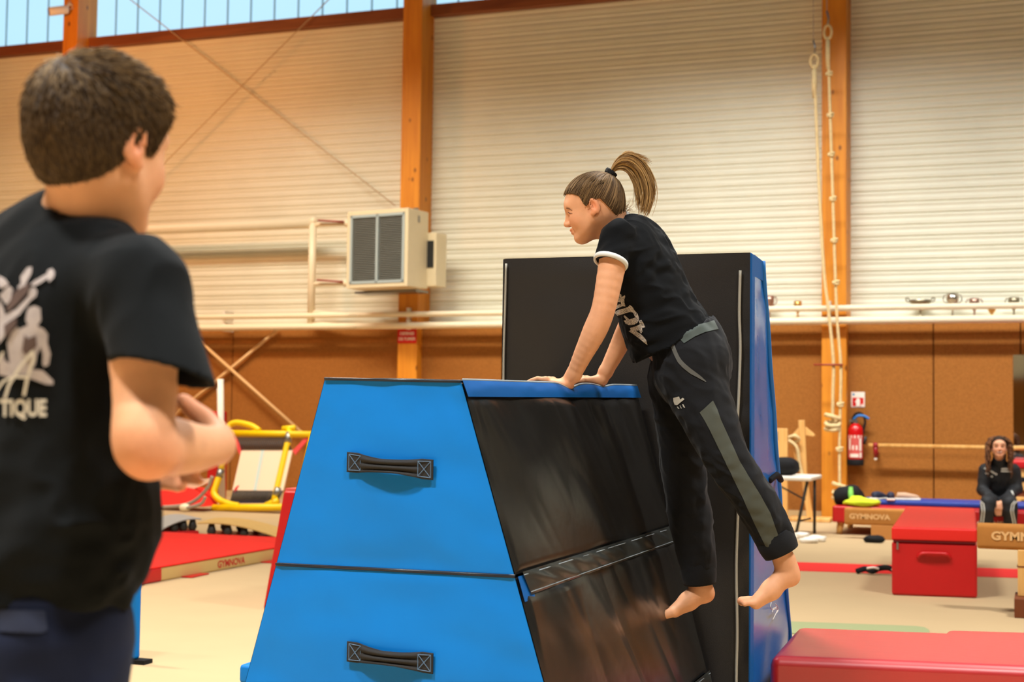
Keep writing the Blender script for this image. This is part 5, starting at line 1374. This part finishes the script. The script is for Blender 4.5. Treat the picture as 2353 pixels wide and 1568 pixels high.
hug('pocket_piping', [ribbon2d([tuple(v) for v in spline([Vector(q) for q in ((1540, 777), (1548, 800), (1562, 830), (1585, 852), (1606, 866), (1622, 878))], 4)], [9]*8+[10]*6+[9, 8, 7, 6, 4, 3, 1.5])], jbv, M('piping_trousers', C(88, 88, 84), rough=.8), jog, .0024, 3)
m_logo = M('logo_print', C(206, 202, 190), rough=.6)
Zl = lambda pts: [(1480+x/5.6, 720+y/5.6) for x, y in pts]
hug('logo', [Zl(p_) for p_ in ([(380, 1090), (455, 1072), (470, 1110), (500, 1088), (525, 1105), (430, 1185), (400, 1180), (383, 1135)], [(425, 1200), (440, 1200), (462, 1230), (445, 1230)], [(462, 1185), (470, 1185), (492, 1225), (480, 1225)], [(495, 1172), (508, 1170), (532, 1215), (515, 1215)])], jbv, m_logo, jog, .0018, 1.5)

# ------------------------------------------------------------------ THE BOY WATCHING, FROM BEHIND
def hdir(phi): return _fh*math.cos(phi)+_rh*math.sin(phi)
boy = thing('person', 'boy with short brown hair in a printed black t-shirt, seen from behind', 'person', Vector((P(90, 1400, 1.85).x, P(90, 1400, 1.85).y, 0)))
ph_ = math.radians(45); bf = Vector(hdir(ph_)); br = Vector((bf.y, -bf.x, 0)); brt = arr(br)
base_b = arr(C(216, 160, 120)[:3])
HB = Head(P(232, 332, 1.82), nv(arr(hdir(math.radians(28))))*math.cos(.10)+arr((0, 0, -math.sin(.10))), (0, 0, 1), .97)
lo, hi = box_of([P(x, y, d) for x in (-230, 545) for y in (110, 1568) for d in (1.6, 2.12)], .01); lo[2] = -.005
BPT = lambda x, y, d: arr(P(x, y, d))
F = Field(lo, hi, .0042)
HB.add(F)
nbb = BPT(192, 535, 1.85)
F.add(cone(HB.T(-.016, 0, -.045), nbb, .045, .050), .025); F.add(cone(HB.T(.0, 0, -.06), BPT(225, 530, 1.86), .035, .042), .03)
tor = [(BPT(135, 585, 1.85), .10, .06), (BPT(122, 650, 1.85), .125, .075), (BPT(112, 820, 1.85), .125, .085), (BPT(112, 1100, 1.85), .115, .085), (BPT(68, 1350, 1.85), .122, .092)]
add_loft(F, tor, brt, .04)
RS = BPT(318, 655, 1.74); LS = arr(P(122, 640, 1.85))-brt*.15
aR = [(RS, .045), (BPT(333, 900, 1.70), .0375), (BPT(331, 1018, 1.672), .0345), (BPT(390, 1026, 1.735), .0350), (BPT(450, 1030, 1.80), .0295), (BPT(500, 1024, 1.855), .0235)]
add_chain(F, aR, .02); F.add(ell(BPT(345, 1042, 1.672), (.024, .024, .022)), .03)
# right hand: bent back towards the body, thumb up
F.add(econ(BPT(502, 1018, 1.865), BPT(452, 1030, 1.93), (.027, .017), (.034, .013), (0, 0, 1)), .014)
add_chain(F, [(BPT(500, 1004, 1.868), .0165), (BPT(474, 968, 1.885), .0138), (BPT(444, 942, 1.89), .0108), (BPT(419, 919, 1.888), .0085)], .008)
for i in range(4):
    a0 = BPT(452-2*i, 1004+16*i, 1.935); a1 = BPT(404+6*i, 1014+20*i, 1.965); a2 = BPT(396+10*i, 1040+20*i, 1.935); a3 = BPT(418+14*i, 1056+17*i, 1.915)
    r_ = .0092-.0006*i; F.add(cone(a0, a1, r_*1.05, r_), .006); F.add(cone(a1, a2, r_, r_*.95), .003); F.add(cone(a2, a3, r_*.95, r_*.8), .003)
# left arm, folded forward, hand under the right wrist
aL = [(LS, .045), (LS+arr((0, 0, -.16))-brt*.02+arr(bf)*.03, .038), (LS+arr((0, 0, -.27))+arr(bf)*.06, .035), (BPT(120, 1050, 2.07), .034), (BPT(300, 1075, 2.05), .025)]
add_chain(F, aL, .02); F.add(econ(BPT(310, 1076, 2.05), BPT(362, 1086, 2.03), (.034, .014), (.034, .012), (0, 0, 1)), .01)
for i in range(4):
    a0 = BPT(362, 1064+15*i, 2.03); a1 = BPT(408, 1072+15*i, 2.01); a2 = BPT(436-6*i, 1080+13*i, 1.99)
    F.add(cone(a0, a1, .0095, .0085), .004); F.add(cone(a1, a2, .0085, .0068), .003)
pel = BPT(66, 1400, 1.85)
for s_ in (-1, 1):
    hp_ = pel+brt*.075*s_; kn_ = arr((hp_[0], hp_[1], .50))+arr(bf)*.02; an_ = arr((hp_[0], hp_[1], .075))
    add_chain(F, [(hp_, .078), (kn_, .050), (kn_+(an_-kn_)*.35, .046), (an_, .032)], .02)
    F.add(econ(an_+arr((0, 0, -.045))-arr(bf)*.03, an_+arr((0, 0, -.05))+arr(bf)*.13, (.032, .028), (.040, .018), brt), .02)
    for i in range(5): F.add(cone(an_+arr((0, 0, -.055))+arr(bf)*.13+brt*(.03-.015*i)*-s_, an_+arr((0, 0, -.06))+arr(bf)*(.185-.012*i)+brt*(.032-.016*i)*-s_, .012-.001*i, .010-.001*i), .006)
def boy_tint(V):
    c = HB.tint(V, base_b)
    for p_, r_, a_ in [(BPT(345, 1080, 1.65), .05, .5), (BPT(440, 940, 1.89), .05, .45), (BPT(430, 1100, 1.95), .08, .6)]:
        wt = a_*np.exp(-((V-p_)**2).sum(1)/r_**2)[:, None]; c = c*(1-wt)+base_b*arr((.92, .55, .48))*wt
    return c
b_body = finish('body', F, m_skin, boy, boy_tint); del F
# hair cap and short strands
line_b = ([-.13, -.10, -.075, -.05, -.030, -.012, .004, .016, .030, .045, .060, .075, .11], [-.085, -.082, -.076, -.068, -.050, -.008, .016, -.018, -.018, .020, .052, .062, .068])
lo, hi = box_of([HB.T(x, y, z) for x in (-.15, .13) for y in (-.12, .12) for z in (-.12, .16)], .01)
Fh = Field(lo, hi, .003); Fh.add(cap_prim(HB, .0045, line_b, r=(.097, .076, .083)), .004)
bcap = finish('hair', Fh, m_hair, boy, lambda V: np.tile(arr(C(52, 38, 26)[:3]), (len(V), 1)))
rs = np.random.RandomState(11); paths = []; cols = []
crown = arr((-.062, .012, .092))
n = rs.normal(size=(26000, 3)); n /= np.linalg.norm(n, axis=1, keepdims=True); Q = cap_point(HB, n, .004, r=(.097, .076, .083))
mm = Q[:, 2]-np.interp(Q[:, 0], *line_b); ok = mm > rs.rand(len(Q))*.014-.004; Q, n, mm = Q[ok][:8500], n[ok][:8500], mm[ok][:8500]; K_ = len(Q)
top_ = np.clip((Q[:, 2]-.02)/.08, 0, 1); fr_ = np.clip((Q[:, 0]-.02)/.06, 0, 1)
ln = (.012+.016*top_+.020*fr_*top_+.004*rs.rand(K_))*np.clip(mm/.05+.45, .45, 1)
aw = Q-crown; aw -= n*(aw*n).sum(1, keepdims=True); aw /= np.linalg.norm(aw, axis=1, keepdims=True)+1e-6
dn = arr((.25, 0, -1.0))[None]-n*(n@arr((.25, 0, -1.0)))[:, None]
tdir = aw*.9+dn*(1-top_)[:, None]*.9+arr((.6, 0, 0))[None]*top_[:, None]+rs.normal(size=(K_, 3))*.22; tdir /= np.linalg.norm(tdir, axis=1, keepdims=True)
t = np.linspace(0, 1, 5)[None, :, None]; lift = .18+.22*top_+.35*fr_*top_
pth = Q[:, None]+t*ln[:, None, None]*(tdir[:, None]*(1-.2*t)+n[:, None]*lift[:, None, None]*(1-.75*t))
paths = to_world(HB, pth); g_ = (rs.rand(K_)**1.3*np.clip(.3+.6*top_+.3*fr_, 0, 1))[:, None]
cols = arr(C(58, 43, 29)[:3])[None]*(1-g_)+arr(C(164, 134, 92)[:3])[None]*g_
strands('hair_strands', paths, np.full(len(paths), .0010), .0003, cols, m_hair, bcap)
# t-shirt
m_tee2 = M('tee_black_cotton', C(15, 18, 20), rough=.92, spec=.12, bump=.15, bscale=500, sheen=.03, var=.08, vscale=12)
lo, hi = box_of([P(x, y, d) for x in (-260, 500) for y in (470, 1430) for d in (1.58, 2.06)], .01)
Fs = Field(lo, hi, .0042)
add_loft(Fs, [(BPT(150, 545, 1.85), .085, .060), (BPT(132, 600, 1.85), .132, .078), (BPT(120, 680, 1.85), .150, .098), (BPT(112, 840, 1.85), .150, .110), (BPT(118, 1020, 1.85), .148, .114), (BPT(128, 1170, 1.85), .155, .122), (BPT(102, 1275, 1.85), .150, .118), (BPT(66, 1345, 1.85), .142, .110), (BPT(62, 1460, 1.85), .142, .110)], brt, .03)
Fs.cut(BPT(90, 1398, 1.75), (0, 0, -1))
sA, sB = BPT(322, 652, 1.735), BPT(372, 860, 1.69)
dv = nv(sB-sA)
Fs.add(cone(BPT(205, 590, 1.83), sA, .046, .050), .04)
Fs.add(clip(cone(sA, sB+dv*.05, .052, .0585), sB, nv(arr((0, 0, -1))-.32*arr(bf))), .03)
Fs.add(cone(sB-dv*.10, sB+dv*.08, .040, .0545), .006, 's')
Fs.add(clip(cone(LS, LS+arr((0, 0, -.15))-brt*.03, .052, .058), LS+arr((0, 0, -.13)), (0, 0, -1)), .03)
def tee2_fold(p):
    low = np.clip((BPT(100, 950, 1.85)[2]-p[:, 2])/.2, 0, 1)
    s = folds(p, arr(br)*1.0+arr((0, 0, .15)), .22, .055, .011)*low
    s += folds(p, arr((0, 0, 1))+.5*brt, .25, .07, .006)*(1-.5*low)*np.clip(np.linalg.norm(p-sB, axis=1)/.09-.5, .1, 1)
    return s
Fs.displace(tee2_fold, .04)
Fs.add(cone(nbb+nv(nbb-HB.T(-.016, 0, -.045))*.01, HB.T(-.016, 0, -.045), .056, .052), .006, 's')
tee2 = finish('tshirt', Fs, m_tee2, boy); t2 = bvh_of(tee2); del Fs
na = Vector(nv(HB.T(-.016, 0, -.045)-nbb)); ring('collar', Vector(nbb)+na*.018, na, .0515, .017, m_tee2, tee2, .006)
# print on the back
m_pw = M('print_white', C(206, 200, 186), rough=.7); m_pg = M('print_grey', C(170, 160, 158), rough=.7, var=.12, vscale=60); m_pd = M('print_brown', C(84, 66, 60), rough=.8, var=.1, vscale=50)
Zb = lambda pts: [(x/4.02, 590+y/4.02) for x, y in pts]
hug('print_figures', [Zb(p_) for p_ in (
    [(200, 190), (265, 105), (305, 100), (300, 160), (250, 250), (235, 310), (180, 310), (175, 280), (205, 255)],
    [(290, 260), (330, 225), (440, 165), (450, 130), (490, 115), (512, 150), (505, 195), (460, 240), (445, 205), (380, 250), (330, 275)],
    [(0, 390), (40, 470), (60, 540), (160, 490), (270, 370), (280, 310), (320, 280), (352, 320), (340, 370), (290, 410), (190, 540), (60, 630), (55, 740), (0, 810)],
    [(0, 180), (60, 210), (90, 255), (40, 300), (0, 280)], [(5, 360), (90, 270), (130, 300), (110, 400), (70, 450)],
    [(255, 520), (275, 475), (330, 455), (380, 480), (385, 590), (350, 640), (410, 670), (445, 720), (440, 800), (470, 900), (455, 1000), (410, 1020), (395, 990), (400, 900), (380, 830), (350, 900), (330, 1000), (300, 1040), (400, 1050), (500, 1150), (495, 1185), (430, 1180), (300, 1130), (130, 1120), (0, 1090), (0, 920), (40, 890), (60, 960), (100, 990), (75, 800), (120, 700), (170, 650), (190, 670), (265, 635), (245, 590)])],
    t2, m_pg, tee2, .0022, 5)
hug('print_dark', [Zb(p_) for p_ in ([(80, 480), (150, 330), (270, 260), (300, 250), (270, 340), (180, 440), (90, 520)], [(55, 640), (175, 570), (170, 630), (70, 760)], [(240, 720), (270, 760), (340, 730), (350, 830), (300, 870), (250, 910), (220, 870)])], t2, m_pd, tee2, .0036, 5)
hug('print_signature', [Zb([tuple(v) for v in ribbon2d(q, w_)]) for q, w_ in (
    ([(70, 1310), (110, 1180), (210, 1010), (320, 870)], 26), ([(310, 870), (325, 940), (270, 1110), (238, 1285)], 28), ([(0, 1230), (60, 1150), (150, 1105), (260, 1110)], 22), ([(0, 980), (40, 900), (60, 880)], 20))], t2, m_pw, tee2, .0050, 4)
v_, f_ = text_mesh('TIQUE', 1.0, .035)
vx = [p_[0] for p_ in v_]; vy = [p_[1] for p_ in v_]; x0, x1, y0, y1 = min(vx), max(vx), min(vy), max(vy)
q = MB(); vv = []
yb_ = 0.0
for (x, y, z) in v_:
    px_, py_ = (-1+(x-x0)/(x1-x0)*108), 959-(y-(-.36))/(.72)*38
    r = ray(px_, py_).normalized(); h, n_, _, _ = t2.ray_cast(CO, r); h = h if h is not None else P(px_, py_, 1.72); vv.append(tuple(h-r*.003))
q.v = vv; q.f = f_; q.build('print_lettering', m_pw, tee2, fix=False)
# trousers
m_navy = M('trousers_navy', C(24, 30, 50), rough=.9, spec=.12, sheen=.03, bump=.15, bscale=500, var=.1, vscale=14)
lo, hi = box_of([arr((pel[0], pel[1], .05))-.3, arr((pel[0], pel[1], pel[2]+.12))+arr((.3, .3, 0))], 0)
Ft = Field(lo, hi, .006)
Ft.add(econ(BPT(68, 1330, 1.85), BPT(66, 1470, 1.85), (.135, .105), (.140, .110), brt), .02)
for s_ in (-1, 1):
    hp_ = pel+brt*.072*s_+arr((0, 0, -.03)); kn_ = arr((hp_[0], hp_[1], .50)); an_ = arr((hp_[0], hp_[1], .10))
    add_chain(Ft, [(hp_, .095), (kn_, .075), (an_, .065)], .03)
Ft.cut((0, 0, .085), (0, 0, -1)); Ft.displace(lambda p: folds(p, brt, .2, .06, .005))
tro = finish('trousers', Ft, m_navy, boy)
tv = bvh_of(tro)
hug('back_pocket', [[(0, 1402), (104, 1404), (110, 1448), (98, 1456), (0, 1452)]], tv, M('pocket_navy', C(27, 34, 55), rough=.9), tro, .0025, 8)

# ------------------------------------------------------------------ THE SEATED COACH
woman = thing('person', 'smiling woman with long curly hair in a black tracksuit sitting on the red bench', 'person', Vector((P(2296, 1170, 14.3).x, P(2296, 1170, 14.3).y, 0)))
base_w = arr(C(220, 160, 126)[:3])
wf = -arr(_fh)*.98-arr(_rh)*.28; wf = nv(wf); wr_ = nv(np.cross(wf, arr((0, 0, 1))))
HWo = Head(P(2296, 1027, 14.28), wf*math.cos(.06)+arr((0, 0, .08)), (0, 0, 1), .96)
W_ = lambda x, y, d: arr(P(x, y, d))
lo, hi = box_of([P(x, y, d) for x in (2246, 2346) for y in (995, 1256) for d in (13.85, 14.62)], .03); lo[2] = -.01
F = Field(lo, hi, .006)
HWo.add(F, smile=1)
F.add(cone(HWo.T(-.02, 0, -.05), W_(2296, 1070, 14.36), .048, .06), .02)
torw = [(W_(2296, 1075, 14.38), .14, .07), (W_(2296, 1100, 14.42), .15, .09), (W_(2296, 1140, 14.47), .13, .09), (W_(2296, 1160, 14.48), .15, .11)]
add_loft(F, torw, wr_, .04)
armA = [(W_(2264, 1081, 14.38), .05), (W_(2258, 1126, 14.34), .042), (W_(2287, 1158, 14.02), .032)]
armB = [(W_(2330, 1081, 14.38), .05), (W_(2336, 1124, 14.34), .042), (W_(2299, 1160, 14.02), .032)]
add_chain(F, armA, .02); add_chain(F, armB, .02)
for i, (hx, dx_) in enumerate(((2290, 1), (2297, -1))):
    F.add(econ(W_(hx, 1157, 14.0), W_(hx+1*dx_, 1170, 13.98), (.032, .018), (.034, .015), wr_), .01)
    for j in range(4): F.add(cone(W_(hx-5+3*j, 1170, 13.98), W_(hx-3+2.6*j+2*dx_, 1184, 13.99), .010, .008), .003)
    F.add(cone(W_(hx+5*dx_, 1160, 13.97), W_(hx+6*dx_, 1170, 13.96), .011, .009), .004)
legs = []
for sx, hx, kx, fx in ((-1, 2284, 2270, 2266), (1, 2309, 2320, 2322)):
    f3 = onZ(fx, 1250); an_ = arr((f3.x, f3.y, .08)); kn_ = W_(kx, 1157, 13.98)
    legs.append((W_(hx, 1163, 14.45), kn_, an_)); add_chain(F, [(legs[-1][0], .08), (kn_, .052), (an_, .036)], .02)
    F.add(econ(an_+arr((0, 0, -.05)), an_+arr((0, 0, -.055))+wf*.14, (.036, .03), (.042, .022), wr_), .02)
w_body = finish('body', F, m_skin, woman, lambda V: HWo.tint(V, base_w)); wbv = bvh_of(w_body); del F
def wpx(x, y): return HWo.T(.3, x, y)   # helper point in front of the face
from_face = lambda pts: pts
cx0, cy0 = 2297, 1026
hug('eye', [[(cx0-11.5+.0, cy0+1.0), (cx0-8.5, cy0-.6), (cx0-5.0, cy0+.8), (cx0-8.5, cy0+2.6)], [(cx0+3.8, cy0+.8), (cx0+7, cy0-.6), (cx0+10, cy0+1.0), (cx0+7, cy0+2.6)]], wbv, M('eye_dark', C(58, 38, 30), rough=.3), w_body, .002, 1.2, True)
hug('eyebrow', [ribbon2d([(cx0-13, cy0-4), (cx0-8.5, cy0-5.6), (cx0-4, cy0-4.4)], 1.5), ribbon2d([(cx0+3, cy0-4.4), (cx0+7.5, cy0-5.6), (cx0+11.5, cy0-4)], 1.5)], wbv, m_brow, w_body, .002, 1.2, True)
hug('lips', [[(cx0-8, cy0+11), (cx0-3, cy0+12), (cx0+2, cy0+12), (cx0+7, cy0+11), (cx0+4, cy0+16), (cx0-.5, cy0+17.6), (cx0-5, cy0+16)]], wbv, M('lips_rose', C(176, 84, 72), rough=.4), w_body, .002, 1.5)
hug('teeth', [[(cx0-6, cy0+12), (cx0, cy0+12.8), (cx0+5, cy0+12), (cx0+3, cy0+14.6), (cx0-.5, cy0+15.2), (cx0-4, cy0+14.6)]], wbv, m_white, w_body, .0035, 1.5)
# curly hair
rs = np.random.RandomState(4); paths = []; cols = []
for i in range(270):
    an_ = rs.uniform(math.radians(62), math.radians(298)); el_ = rs.uniform(-.1, 1.3)
    n = arr((math.cos(an_)*math.cos(el_), math.sin(an_)*math.cos(el_), math.sin(el_)))
    if n[0] > .30 and el_ < .85: continue
    q0 = cap_point(HWo, n[None], .004)[0]
    t = np.linspace(0, 1, 26); drop = rs.uniform(.20, .34)
    side_ = math.copysign(1, q0[1]) if abs(q0[1]) > .02 else rs.choice([-1, 1])
    out = arr((-.02+.02*rs.normal(), side_*(.095+.035*rs.rand()), 0))
    path = np.zeros((26, 3)); path[:, 0] = q0[0]*(1-t)+(min(q0[0], .06)+out[0]+.02)*t; path[:, 1] = q0[1]+(out[1]-q0[1])*np.sin(np.minimum(t*1.9, 1)*math.pi/2); path[:, 2] = q0[2]+.03*np.sin(t*3)*(1-t)-drop*t**1.3
    w_ = rs.uniform(18, 26); a_ = .010*np.minimum(1, t*3); ph0 = rs.rand()*6
    path[:, 0] += a_*np.cos(w_*t+ph0); path[:, 1] += a_*np.sin(w_*t+ph0)
    paths.append(to_world(HWo, path)); g_ = rs.rand(); cols.append(arr(C(56, 36, 25)[:3])*(1-g_)+arr(C(136, 90, 58)[:3])*g_)
lo, hi = box_of([HWo.T(x, y, z) for x in (-.14, .13) for y in (-.12, .12) for z in (-.14, .15)], .01)
Fh = Field(lo, hi, .005); Fh.add(cap_prim(HWo, .006, ([-.12, -.05, .0, .03, .05, .075, .11], [-.12, -.10, -.06, .0, .045, .072, .08])), .004)
wcap = finish('hair', Fh, m_hair, woman, lambda V: np.tile(arr(C(48, 32, 22)[:3]), (len(V), 1)))
strands('curls', paths, np.full(len(paths), .0052), .002, cols, m_hair, wcap, 5)
# tracksuit jacket and trousers
m_tr = M('tracksuit_black', C(30, 31, 34), rough=.65, spec=.3, var=.1, vscale=15)
Fj = Field(lo*0+box_of([P(x, y, d) for x in (2244, 2348) for y in (1050, 1185) for d in (13.9, 14.65)], .03)[0], box_of([P(x, y, d) for x in (2244, 2348) for y in (1050, 1185) for d in (13.9, 14.65)], .03)[1], .006)
add_loft(Fj, [(W_(2296, 1068, 14.37), .075, .06), (W_(2296, 1082, 14.38), .175, .085), (W_(2296, 1105, 14.42), .175, .115), (W_(2296, 1140, 14.46), .155, .115), (W_(2296, 1158, 14.47), .17, .125)], wr_, .03)
for A_ in (armA, armB):
    e_ = A_[2][0]+(A_[1][0]-A_[2][0])*.08; Fj.add(cone(A_[0][0], A_[1][0], .066, .056), .03); Fj.add(clip(cone(A_[1][0], e_, .056, .044), e_, e_-A_[1][0]), .02)
Fj.add(cone(HWo.T(-.02, 0, -.07), W_(2296, 1075, 14.36), .062, .07), .02)
Fj.displace(lambda p: folds(p, (0, 0, 1), .1, .06, .006))
Fj.add(cone(HWo.T(.02, 0, -.02), HWo.T(-.005, 0, -.095), .06, .052), .006, 's')
jac = finish('jacket', Fj, m_tr, woman); jb = bvh_of(jac); del Fj
hug('jacket_print', [[(2260, 1077), (2264, 1075), (2292, 1089), (2290, 1093)], [(2301, 1076), (2323, 1076), (2324, 1080), (2300, 1080)], [(2300, 1081.5), (2325, 1082), (2325, 1086), (2300, 1085)], [(2264, 1086), (2272, 1087), (2271, 1091), (2264, 1090)], [(2276, 1093), (2282, 1094), (2281, 1098), (2276, 1097)]], jb, M('jacket_white', C(196, 196, 190), rough=.6), jac, .004, 2, True)
hug('cuff_tab', [[(2322, 1129), (2326, 1129), (2330, 1138), (2327, 1139)]], jb, MATS['jacket_white'], jac, .004, 2)
lo2, hi2 = box_of([P(x, y, d) for x in (2244, 2348) for y in (1130, 1256) for d in (13.8, 14.65)], .03); lo2[2] = .02
Ft = Field(lo2, hi2, .006)
Ft.add(econ(W_(2296, 1150, 14.47), W_(2296, 1164, 14.48), (.17, .125), (.175, .13), wr_), .03)
for h_, k_, a_ in legs: add_chain(Ft, [(h_, .098), (k_, .074), (a_, .064)], .03)
Ft.cut((0, 0, .07), (0, 0, -1)); Ft.displace(lambda p: folds(p, (0, 0, 1), .15, .06, .004))
trw = finish('trousers', Ft, m_tr, woman); tw = bvh_of(trw)
st = []
for pts in ([(2251, 1152), (2258, 1158), (2260, 1175), (2257, 1200), (2256, 1225), (2255, 1245)], [(2334, 1152), (2327, 1160), (2325, 1175), (2330, 1200), (2332, 1225), (2333, 1245)]):
    for off_ in (-2.6, 2.6): st.append(ribbon2d([(x+off_, y) for x, y in pts], 2.6))
hug('side_stripe', st, tw, MATS['jacket_white'], trw, .004, 3, True)
